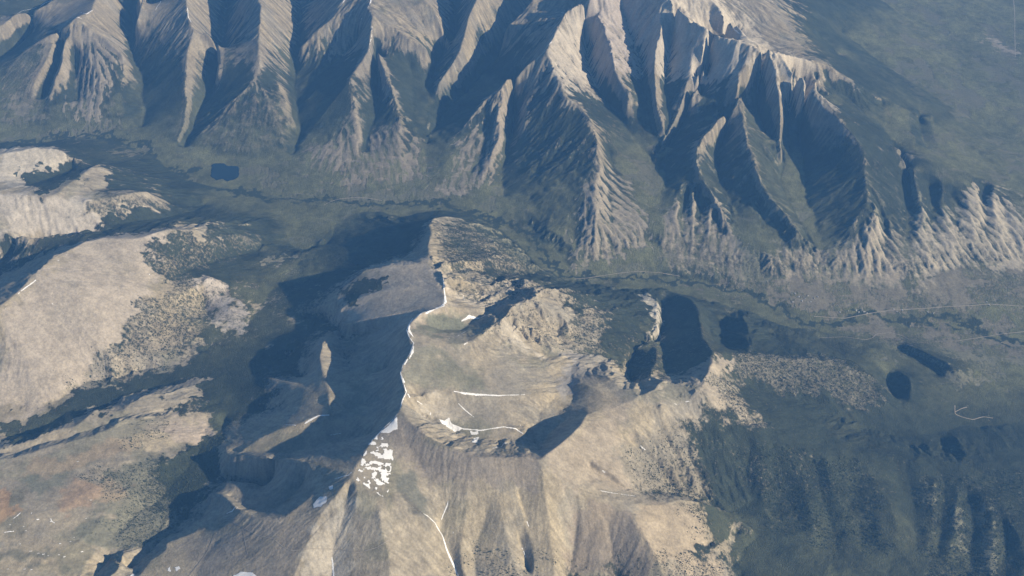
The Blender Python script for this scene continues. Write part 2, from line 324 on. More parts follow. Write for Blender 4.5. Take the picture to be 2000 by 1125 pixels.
[(1358,759,3750),(1385,785,3600),(1410,805,3500),(1440,824,3400),(1470,848,3310),(1500,866,3260),(1547,876,3210),(1595,888,3150),(1650,886,3090),(1720,892,3000),(1790,905,2920),(1850,905,2840),(1900,915,2790),(2000,930,2740),(2200,960,2680)],
[(1400,735,3440),(1450,752,3200),(1510,768,3050),(1570,785,2960),(1630,805,2880),(1690,830,2800),(1740,850,2740),(1800,850,2680),(1880,830,2600),(2000,820,2540),(2200,830,2480)],
[(1736,728,2600),(1737,755,2640),(1750,780,2670)],
[(1760,726,2640),(1775,736,2740),(1780,755,2780),(1779,775,2760),(1770,785,2720)],
[(1755,680,2500),(1790,700,2530),(1820,715,2540),(1835,735,2580)],
[(1770,672,2560),(1800,684,2620),(1830,700,2640),(1852,708,2680),(1870,730,2640),(1900,760,2600),(2000,790,2560),(2150,800,2520)],
[(1840,860,2640),(1850,880,2680),(1870,895,2740)],
[(1870,855,2720),(1885,880,2780),(1890,905,2800)],
[(1930,830,2600),(1950,850,2660),(1970,870,2700)],
[(2050,740,2480),(2150,745,2440)],
# lower right valley and ribs
[(1290,790,3760),(1320,832,3580),(1342,880,3400),(1366,930,3230),(1380,968,3140),(1400,990,3100),(1450,1018,3050),(1490,1040,3010),(1560,1064,2960),(1650,1082,2900),(1740,1092,2850),(1850,1110,2800),(2000,1150,2720),(2200,1200,2640)],
[(1478,852,3290),(1487,900,3220),(1490,960,3140),(1500,1040,3010)],
[(1465,870,3240),(1462,930,3120),(1464,1010,3040)],
[(1525,880,3190),(1532,930,3080),(1550,990,3010),(1565,1060,2965)],
[(1505,880,3200),(1512,930,3090),(1525,1000,3010)],
[(1560,880,3200),(1572,930,3140),(1585,990,3060),(1590,1066,2955)],
[(1610,890,3140),(1622,930,3080),(1640,985,3000),(1655,1040,2950),(1660,1080,2900)],
[(1585,900,3080),(1600,950,3010),(1622,1010,2950),(1635,1076,2905)],
[(1660,900,3040),(1672,950,2990),(1680,1010,2930),(1688,1080,2880)],
[(1690,900,3040),(1710,940,3020),(1740,985,2980),(1750,1040,2910),(1752,1088,2850)],
[(1770,905,2890),(1772,950,2830),(1785,1000,2800),(1790,1080,2790)],
[(1822,935,2880),(1824,965,2890),(1820,1000,2870),(1815,1050,2840),(1805,1100,2800)],
[(1842,950,2810),(1843,1000,2770),(1836,1050,2760),(1830,1090,2770)],
[(1866,950,2830),(1868,990,2860),(1860,1050,2850),(1850,1090,2820),(1842,1140,2800)],
[(1885,960,2780),(1895,1000,2740),(1895,1060,2720),(1880,1140,2730)],
[(1905,945,2800),(1918,970,2850),(1940,1005,2870),(1942,1050,2850),(1935,1100,2820),(1925,1180,2790)],
[(1960,1020,2780),(1968,1060,2740),(1965,1140,2720)],
[(1960,1005,2850),(1990,1035,2860),(2003,1080,2840),(2005,1180,2800)],
# east flank gullies
[(1140,818,3940),(1190,850,3840),(1230,880,3700),(1270,910,3500),(1300,945,3330),(1330,962,3230)],
[(1200,795,3785),(1250,850,3700),(1280,890,3520),(1320,930,3330),(1345,955,3230)],
[(1215,850,3740),(1250,878,3590),(1285,905,3440),(1315,945,3280)],
[(1265,800,3740),(1300,850,3560),(1335,905,3360),(1360,945,3240)],
[(1100,862,4080),(1150,895,3940),(1190,920,3830),(1220,948,3720),(1240,958,3660)],
[(1150,910,3860),(1190,935,3760),(1225,956,3670),(1280,962,3500),(1340,970,3260),(1370,975,3180)],
# south crest and bottom slopes
[(1056,898,4130),(1075,930,4050),(1110,955,3960),(1135,968,3900),(1160,975,3860),(1230,984,3740),(1300,985,3600),(1350,978,3460),(1385,985,3320),(1420,1008,3220),(1470,1030,3120)],
[(1135,968,3900),(1160,985,3840),(1200,992,3780),(1230,1002,3760),(1250,1030,3720),(1268,1060,3670),(1290,1110,3580),(1305,1200,3440)],
[(1300,985,3600),(1330,1000,3560),(1365,1015,3480),(1390,1050,3360),(1420,1090,3220),(1440,1140,3120)],
[(1300,1020,3560),(1330,1060,3510),(1350,1100,3420),(1370,1180,3250)],
[(1440,1040,3060),(1400,1062,3230),(1375,1066,3330)],
[(1480,1050,3010),(1450,1080,3060),(1430,1110,3110)],
[(1560,1100,2990),(1480,1110,3050),(1430,1150,3100)],
[(1650,1140,2960),(1560,1130,3020),(1480,1180,3080)],
[(1185,1020,3710),(1195,1060,3610),(1205,1125,3470),(1210,1200,3340)],
[(1160,1030,3690),(1168,1080,3580),(1165,1125,3490),(1160,1200,3370)],
[(1133,985,3850),(1125,1030,3680),(1118,1080,3560),(1112,1140,3430),(1108,1200,3310)],
[(1056,898,4130),(1062,950,4030),(1075,1020,3860),(1080,1080,3740),(1080,1200,3520)],
[(1000,893,4140),(1005,950,4020),(1025,1010,3900),(1045,1070,3760),(1055,1200,3520)],
[(1010,960,3980),(1022,1000,3900),(1032,1040,3830),(1040,1110,3670)],
[(960,893,4150),(970,960,4010),(985,1030,3880),(1000,1090,3760),(1010,1200,3560)],
[(950,1000,3910),(942,1030,3850),(928,1065,3780),(930,1110,3680),(935,1200,3540)],
[(920,891,4170),(915,960,4020),(905,1030,3880),(900,1080,3790),(915,1200,3560)],
[(876,975,3980),(868,1000,3930),(860,1030,3870),(866,1050,3830),(878,1080,3760),(890,1110,3690),(910,1200,3510)],
[(805,990,4080),(830,1005,4000),(848,1022,3930),(860,1040,3850)],
[(1014,1055,3760),(1022,1080,3700),(1035,1120,3600)],
[(780,1060,4000),(830,1080,3880),(870,1110,3740)],
[(740,1000,4170),(760,1080,4040),(780,1200,3860)],
# == the far plain beyond the range, and the surroundings outside the picture
[(1640,60,2850),(1720,120,2760),(1800,170,2690),(1880,220,2630),(1960,270,2590),(2060,320,2540),(2250,380,2470)],
[(1650,-60,2780),(1750,20,2640),(1850,80,2570),(1950,140,2530),(2080,180,2490),(2250,200,2450)],
[(1760,-120,2620),(1860,-60,2540),(1960,0,2500),(2080,40,2460),(2250,60,2430)],
[(1900,-170,2500),(2000,-120,2470),(2150,-80,2430)],
]
FLATS = [  # (outline, height): ground that is level
([(411,323),(420,319),(436,318),(448,322),(463,325),(466,338),(459,351),(442,354),(434,349),(418,351),(408,344)], 2846),
]
# ---------------------------------------------------------------- height solve: ridge and valley lines joined by a relaxed sheet
rng = np.random.default_rng(11)
def wander(pts, amp, seed):
    """subdivide a line with small sideways offsets, so that crests and gullies are not straight"""
    r = np.random.default_rng(seed)
    p = np.array(pts, float)
    for _ in range(7):
        a, b = p[:-1], p[1:]
        d = b[:, :2] - a[:, :2]
        L = np.hypot(d[:, 0], d[:, 1])
        n = np.stack([-d[:, 1], d[:, 0]], 1)
        m = (a + b) / 2
        k = r.uniform(-1, 1, len(a)) * amp * np.clip(L / 30.0, 0, 1)
        m[:, :2] += n * k[:, None]
        m[:, 2] += r.uniform(-1, 1, len(a)) * L * 0.020
        out = np.empty((len(p) + len(m), 3)); out[0::2] = p; out[1::2] = m
        p = out
        if L.max() < 0.8: break
    return p
def to_ground(line, seed, amp=0.10):
    l = np.array(line, float)
    x, y = at(l[:, 0], l[:, 1], l[:, 2])
    r, c = to_rc(x, y)
    return wander(np.stack([r, c, l[:, 2]], 1), amp, seed)

def burn(lines):
  acc = np.zeros((NR, NC)); cnt = np.zeros((NR, NC))
  for i, ln in enumerate(lines):
    p = to_ground(ln, i)
    seg = np.hypot(*np.diff(p[:, :2], axis=0).T)
    s = np.concatenate([[0], np.cumsum(seg)])
    t = np.arange(0, s[-1], 0.45)
    q = np.stack([np.interp(t, s, p[:, k]) for k in range(3)], 1)
    ri = np.rint(q[:, 0]).astype(int); ci = np.rint(q[:, 1]).astype(int)
    ok = (ri >= 0) & (ri < NR) & (ci >= 0) & (ci < NC)
    np.add.at(acc, (ri[ok], ci[ok]), q[ok, 2]); np.add.at(cnt, (ri[ok], ci[ok]), 1)
  return acc, cnt

GR, GC = np.mgrid[0:NR, 0:NC].astype(np.float32)
def poly_mask(rc, rows=None, cols=None):
    """boolean raster mask of a polygon given in raster (row, col)"""
    m = np.zeros((NR, NC), bool)
    r0 = max(int(rc[:, 0].min()) - 1, 0); r1 = min(int(rc[:, 0].max()) + 2, NR)
    c0 = max(int(rc[:, 1].min()) - 1, 0); c1 = min(int(rc[:, 1].max()) + 2, NC)
    if r1 <= r0 or c1 <= c0: return m
    gr, gc = GR[r0:r1, c0:c1], GC[r0:r1, c0:c1]
    ins = np.zeros(gr.shape, bool)
    n = len(rc)
    for k in range(n):
        (ra, ca), (rb, cb) = rc[k], rc[(k + 1) % n]
        if ra == rb: continue
        cross = ((gr >= ra) != (gr >= rb)) & (gc < ca + (gr - ra) * (cb - ca) / (rb - ra))
        ins ^= cross
    m[r0:r1, c0:c1] = ins
    return m

def solve(acc, cnt):
    levels = [(acc, cnt)]
    while min(levels[-1][0].shape) > 24:
        a, c = levels[-1]
        h, w = a.shape
        a2 = np.zeros((h + h % 2, w + w % 2)); c2 = a2.copy()
        a2[:h, :w] = a; c2[:h, :w] = c
        levels.append((a2[0::2, 0::2] + a2[1::2, 0::2] + a2[0::2, 1::2] + a2[1::2, 1::2],
                       c2[0::2, 0::2] + c2[1::2, 0::2] + c2[0::2, 1::2] + c2[1::2, 1::2]))
    z = None
    for li in range(len(levels) - 1, -1, -1):
        a, c = levels[li]
        fix = c > 0
        val = np.where(fix, a / np.maximum(c, 1), 0)
        if z is None:
            z = np.full(a.shape, val[fix].mean())
        else:
            up = np.repeat(np.repeat(z, 2, 0), 2, 1)
            up = np.pad(up, 2, mode='edge')
            up = (up[1:-3, 2:-2] + up[3:-1, 2:-2] + up[2:-2, 1:-3] + up[2:-2, 3:-1] + 2 * up[2:-2, 2:-2]) / 6
            z = up[:a.shape[0], :a.shape[1]]
        z = np.where(fix, val, z).astype(np.float32)
        val = val.astype(np.float32)
        par = (np.add.outer(np.arange(a.shape[0]), np.arange(a.shape[1])) % 2).astype(bool)
        free = [(~fix) & (par == k) for k in (False, True)]
        its = 400 if li > 3 else (160 if li > 1 else 70)
        w = np.float32(1.55)
        for it in range(its):
            for f in free:
                p = np.pad(z, 1, mode='edge')
                av = (p[:-2, 1:-1] + p[2:, 1:-1] + p[1:-1, :-2] + p[1:-1, 2:]) * np.float32(.25)
                z = np.where(f, z + w * (av - z), z)
    return z
def blur(a, n=1):
    a = a.astype(np.float32)
    for _ in range(n):
        p = np.pad(a, 1, mode='edge')
        a = (p[:-2, 1:-1] + 2 * a + p[2:, 1:-1]) / 4
        p = np.pad(a, 1, mode='edge')
        a = (p[1:-1, :-2] + 2 * a + p[1:-1, 2:]) / 4
    return a
def wide(a, k):
    s = a
    for _ in range(3):
        s = np.pad(s, ((0, s.shape[0] % 2), (0, s.shape[1] % 2)), mode='edge')
        s = (s[0::2, 0::2] + s[1::2, 0::2] + s[0::2, 1::2] + s[1::2, 1::2]) / 4
    s = blur(s, k)
    r, c = (GR - 3.5) / 8, (GC - 3.5) / 8
    s = np.pad(s, 1, mode='edge')
    r = np.clip(r + 1, 0, s.shape[0] - 1.001); c = np.clip(c + 1, 0, s.shape[1] - 1.001)
    i = r.astype(int); j = c.astype(int); fr = r - i; fc = c - j
    return s[i, j] * (1 - fr) * (1 - fc) + s[i + 1, j] * fr * (1 - fc) + s[i, j + 1] * (1 - fr) * fc + s[i + 1, j + 1] * fr * fc
def sample(a, r, c):
    r = np.clip(r, 0, NR - 1.001); c = np.clip(c, 0, NC - 1.001)
    i = r.astype(int); j = c.astype(int)
    fr = r - i; fc = c - j
    return (a[i, j] * (1 - fr) * (1 - fc) + a[i + 1, j] * fr * (1 - fc) + a[i, j + 1] * (1 - fr) * fc + a[i + 1, j + 1] * fr * fc)
# second pass: gullies of the far range, named by their upper end, are set deeper
DEEPEN = {(140,0):0.2,(128,85):0.2,(150,120):0.2,(240,5):0.35,(320,-30):0.3,(455,-40):0.45,(600,-60):0.35,(700,85):0.3,(735,110):0.25,(800,130):0.2,(890,-60):0.3,(1010,-60):0.2,(1130,-80):0.6,(955,240):0.2,(1005,160):0.75,(1190,300):0.3,(1150,-40):0.3,(1205,-60):0.15,(1325,15):0.1,(1430,85):0.55,(1590,158):0.2,(1720,190):0.1,(1300,330):0.4,(1345,385):0.66,(1365,385):0.66,(1440,215):0.45,(1480,400):0.57,(1480,140):0.5,(1545,150):0.4,(1560,200):0.62,(1745,300):0.5,(1815,370):0.66,(1856,380):0.38,(1870,400):0.66,(1922,370):0.66}
lines2 = []
for i, ln in enumerate(LINES):
    l = np.array(ln, float)
    k = DEEPEN.get(tuple(ln[0][:2]), 0)
    if k:
        z = l[:, 2]
        l[:, 2] = z - k * np.maximum(z - 2720, 0) * np.clip((4000 - z) / 500, 0.15, 1)
    lines2.append(l)
acc, cnt = burn(lines2)
for poly, z in FLATS:
    P = np.array(poly, float)
    x, y = at(P[:, 0], P[:, 1], np.full(len(P), z))
    m = poly_mask(np.stack(to_rc(x, y), 1))
    acc[m] = z; cnt[m] = 1
H = solve(acc, cnt)
print("solved", time.time() - T0)

def soft_poly(rc, k):
    """blurred raster map of an outline, worked only in its own window"""
    m = poly_mask(rc)
    w = k * 2 + 4 if k < 30 else k + 30
    r0 = max(int(rc[:, 0].min()) - w, 0); r1 = min(int(rc[:, 0].max()) + w, NR)
    c0 = max(int(rc[:, 1].min()) - w, 0); c1 = min(int(rc[:, 1].max()) + w, NC)
    out = np.zeros((NR, NC), np.float32)
    if r1 > r0 and c1 > c0: out[r0:r1, c0:c1] = blur(m[r0:r1, c0:c1], k)
    return out
def hash2(ix, iy, k):
    h = (ix.astype(np.uint32) * np.uint32(374761393) + iy.astype(np.uint32) * np.uint32(668265263) + np.uint32(k * 974711))
    h = (h ^ (h >> np.uint32(13))) * np.uint32(1274126177)
    h ^= h >> np.uint32(16)
    return (h & np.uint32(0xffff)).astype(np.float32) / 65535.0
def vnoise(x, y, seed=0):
    x0 = np.floor(x); y0 = np.floor(y)
    fx = (x - x0).astype(np.float32); fy = (y - y0).astype(np.float32)
    ix = x0.astype(np.int64); iy = y0.astype(np.int64)
    fx = fx * fx * (3 - 2 * fx); fy = fy * fy * (3 - 2 * fy)
    a = hash2(ix, iy, seed); b = hash2(ix + 1, iy, seed); c = hash2(ix, iy + 1, seed); d = hash2(ix + 1, iy + 1, seed)
    return (a + (b - a) * fx) * (1 - fy) + (c + (d - c) * fx) * fy
def fbm(x, y, scale, octs=5, seed=0, gain=0.5):
    s = np.zeros(np.shape(x), np.float32); a = 1.0; t = 0.0
    for o in range(octs):
        s += a * vnoise(x / scale + 17.3 * o, y / scale - 9.1 * o, seed + o); t += a
        a *= gain; scale *= 0.49
    return s / t
def gradient(h):
    p = np.pad(h, 1, mode='edge')
    gr = (p[2:, 1:-1] - p[:-2, 1:-1]) / (2 * CELL)
    gc = (p[1:-1, 2:] - p[1:-1, :-2]) / (2 * CELL)
    s, c = np.sin(tt)[None].astype(np.float32), np.cos(tt)[None].astype(np.float32)
    return gr * s + gc * c, gr * c - gc * s          # dH/dx, dH/dy
# ---------------------------------------------------------------- gullies: stripes that run down the slope, octave by octave
def px_poly(pts):
    """outline seen from the aircraft -> outline on the ground, in raster cells"""
    P = np.array(pts, float)
    return np.stack(hit(P[:, 0], P[:, 1])[3:], 1)
def hit(px, py):
    """where a sight line meets the ground: x, y, z, row, col"""
    dx, dy, dz = ray(px, py)
    px = np.atleast_1d(np.asarray(px, float))
    dx = np.broadcast_to(dx, px.shape); dy = np.broadcast_to(dy, px.shape); dz = np.broadcast_to(dz, px.shape)
    t0 = (4450 - CAM_Z) / dz; t1 = (2200 - CAM_Z) / dz
    best = t1.copy(); done = np.zeros(px.shape, bool)
    N = 260
    prev = t0.copy()
    for k in range(1, N + 1):
        t = t0 + (t1 - t0) * k / N
        below = (CAM_Z + dz * t) < sample(H, *to_rc(dx * t, dy * t))
        new = below & ~done
        if new.any():
            lo, hi = prev.copy(), t.copy()
            for _ in range(12):
                mid = (lo + hi) / 2
                b = (CAM_Z + dz * mid) < sample(H, *to_rc(dx * mid, dy * mid))
                hi = np.where(b, mid, hi); lo = np.where(b, lo, mid)
            best = np.where(new, hi, best)
            done |= new
        prev = t
    x, y, z = dx * best, dy * best, CAM_Z + dz * best
    r, c = to_rc(x, y)
    return x, y, z, r, c
def region(polys, soft=6, rag=10.0, seed=3):
    """soft-edged raster map (0..1) of outlines; edges made ragged by noise"""
    m = np.zeros((NR, NC), np.float32)
    for pl in polys:
        m = np.maximum(m, poly_mask(px_poly(pl)).astype(np.float32))
    m = blur(m, soft)
    return m

H = blur(H, 1)
# the spurs of the far range end in steep cliffs above the valley floor
_l = np.array(LINES[0], float); _x, _y = at(_l[:, 0], _l[:, 1], _l[:, 2])
_d = Y - np.interp(X, _x, _y) - 60 * (vnoise(X / 160, Y / 160, 23) - .5)
_s = np.clip(_d / 420, 0, 1)
LIFT = (25 + 40 * np.clip((X - 300) / 600, 0, 1)) * _s * _s * (3 - 2 * _s) * np.exp(-np.maximum(_d, 0) / 1500) * np.clip((3000 - H) / 150 + .3, 0, 1)
H = H + LIFT
H0 = H.copy()
# the wooded ribs at lower right are broad and soft
soft = soft_poly(px_poly([(1400,850),(1480,835),(1700,860),(2000,890),(2010,1190),(1750,1190),(1560,1120),(1420,1000)]), 24)
H = H + soft * .5 * (blur(wide(H, 3), 2) - H)
H = H + soft * (fbm(X, Y, 800, 4, 291) - .5) * 170
# how strongly a place is gullied
SMOOTH = [  #
 [(430,740),(640,640),(790,640),(780,800),(690,930),(620,1010),(420,1000),(430,880)],
 [(660,420),(840,430),(840,500),(650,560),(560,640)],
 # tundra and scree, hardly gullied
 [(690,925),(780,800),(1060,895),(1140,968),(1110,1125),(1100,1200),(200,1200),(300,1060),(430,1030)],
 [(0,600),(85,530),(200,460),(340,450),(330,520),(240,560),(300,650),(250,740),(120,790),(0,800)],
 [(0,900),(240,830),(400,800),(380,880),(240,930),(260,1000),(200,1120),(0,1125)],
 [(1060,895),(1140,810),(1250,775),(1360,760),(1450,820),(1350,870),(1240,830),(1190,900),(1230,960)],
 [(790,640),(870,600),(940,600),(900,680),(1060,700),(1090,770),(1000,840),(830,800),(790,760)],
 [(660,560),(840,500),(866,545),(868,600),(700,640),(655,620)],
 [(1250,980),(1360,980),(1430,1100),(1300,1130)],
]
ROUGH = [  #
 [(950,550),(1060,545),(1060,600),(940,620)],[(800,770),(840,800),(880,850),(840,850),(790,800)],
 # cliffs and badlands
 [(1030,270),(1160,270),(1260,470),(1130,530),(1030,440)],
 [(1280,400),(1440,400),(1450,545),(1270,480)],
 [(1480,430),(1600,480),(1700,400),(1830,380),(2000,360),(2010,520),(1760,550),(1480,540)],
 [(850,230),(1000,230),(970,390),(850,380)],
 [(1030,40),(1330,0),(1480,100),(1500,250),(1300,280),(1150,200),(1060,160)],
 [(100,80),(270,90),(280,240),(80,240)],
 [(400,190),(560,200),(580,290),(390,290)],[(600,250),(830,240),(830,350),(600,330)],
 [(930,560),(1060,600),(1100,680),(1000,650),(950,640)],
 [(850,430),(1000,450),(1060,530),(870,580),(840,500)],
 [(800,800),(1040,840),(1040,895),(900,890),(810,840)],
 [(1490,70),(1620,150),(1560,260),(1480,200)],
]
gul = np.ones((NR, NC), np.float32) * 0.62
gul = gul + (0.16 - gul) * region(SMOOTH, 14)
rough = region(ROUGH, 12)
gul = gul + (1.25 - gul) * rough
flat = np.clip((np.hypot(*gradient(blur(H, 6))) - 0.10) / 0.25, 0, 1)
CLIFF = [
 [(1110,530),(1130,430),(1160,320),(1200,310),(1265,420),(1268,480),(1160,520)],
 [(1275,490),(1320,390),(1400,385),(1445,470),(1450,545),(1310,510)],
 [(1480,548),(1550,455),(1605,500),(1640,520),(1690,415),(1760,420),(1770,550)],
 [(1770,550),(1790,400),(1860,390),(1900,345),(1960,360),(2010,430),(2020,525),(1860,540)],
 [(850,392),(900,260),(1000,230),(980,370)],[(110,240),(110,110),(180,80),(260,110),(210,245)],[(585,330),(650,250),(828,270),(835,352),(720,365)],
]
cliff = region(CLIFF, 16)
gul *= 1 - .42 * np.clip((Y - 10300) / 900, 0, 1)
gul = (gul * (1 - .5 * cliff)) * np.maximum(flat, cliff * .6)
def smooth01(x, a, b):
    t = np.clip((x - a) / (b - a), 0, 1); return t * t * (3 - 2 * t)
def carve(h, wl, amp, seed, sharp, only=False, broad=False):
    gx, gy = gradient(wide(h, 10) if broad else blur(h, max(1, int(wl / 60))))
    g = np.hypot(gx, gy) + 1e-6
    cx, cy = -gy / g, gx / g                         # along the contour
    u, v = X / wl, Y / wl
    iu, iv = np.floor(u), np.floor(v)
    sc = np.zeros_like(h); ss = np.zeros_like(h); sw = np.zeros_like(h)
    for a in (-1, 0, 1):
        for b in (-1, 0, 1):
            ii, jj = (iu + a).astype(np.int64), (iv + b).astype(np.int64)
            pu = iu + a + hash2(ii, jj, seed); pv = iv + b + hash2(ii, jj, seed + 1)
            du, dv = u - pu, v - pv
            w = np.exp(-2.2 * (du * du + dv * dv))
            ph = (du * cx + dv * cy) * (2 * math.pi * 1.25) + 6.283 * hash2(ii, jj, seed + 2)
            sc += w * np.cos(ph); ss += w * np.sin(ph); sw += w
    m = np.hypot(sc, ss)
    co = sc / (m + 0.12 * sw)
    if only: return co
    f = (1 - sharp) * co + sharp * (1 - 2.2 * np.sqrt(np.abs((1 - co) / 2 + 1e-6)) + 0.3)
    return h + amp * wl * f * gul * np.clip(g / 0.5, 0.1, 1.3)
VARY = .35 + 1.3 * smooth01(fbm(X, Y, 900, 4, 63), .36, .64)
gul = gul * VARY
H = carve(H, 520.0, 0.030, 31, 0.3)
H = carve(H, 250.0, 0.042, 41, 0.3)
H = carve(H, 120.0, 0.050, 51, 0.2)
g_ = gul; gul = np.maximum(gul, .34 * flat * VARY)
H = carve(H, 62.0, 0.055, 61, 0.2)
H = carve(H, 34.0, 0.065, 65, 0.2)
gul = g_
g_ = gul; gul = cliff * np.clip(_d / 150, 0, 1)
H = carve(H, 150.0, 0.10, 67, 0.3, False, True)
H = carve(H, 70.0, 0.08, 69, 0.3, False, True)
gul = np.clip((Y - 10600) / 900, 0, 1) * flat * .6 * VARY
H = carve(H, 85.0, 0.05, 73, 0.3)
gul = g_
# broken rock and hummocks
H = H + (fbm(X, Y, 420, 6, 5) - 0.5) * (14 + 46 * gul)
H = H + (fbm(X, Y, 60, 3, 15) - 0.5) * (3 + 14 * rough * flat)
print("carved", time.time() - T0)
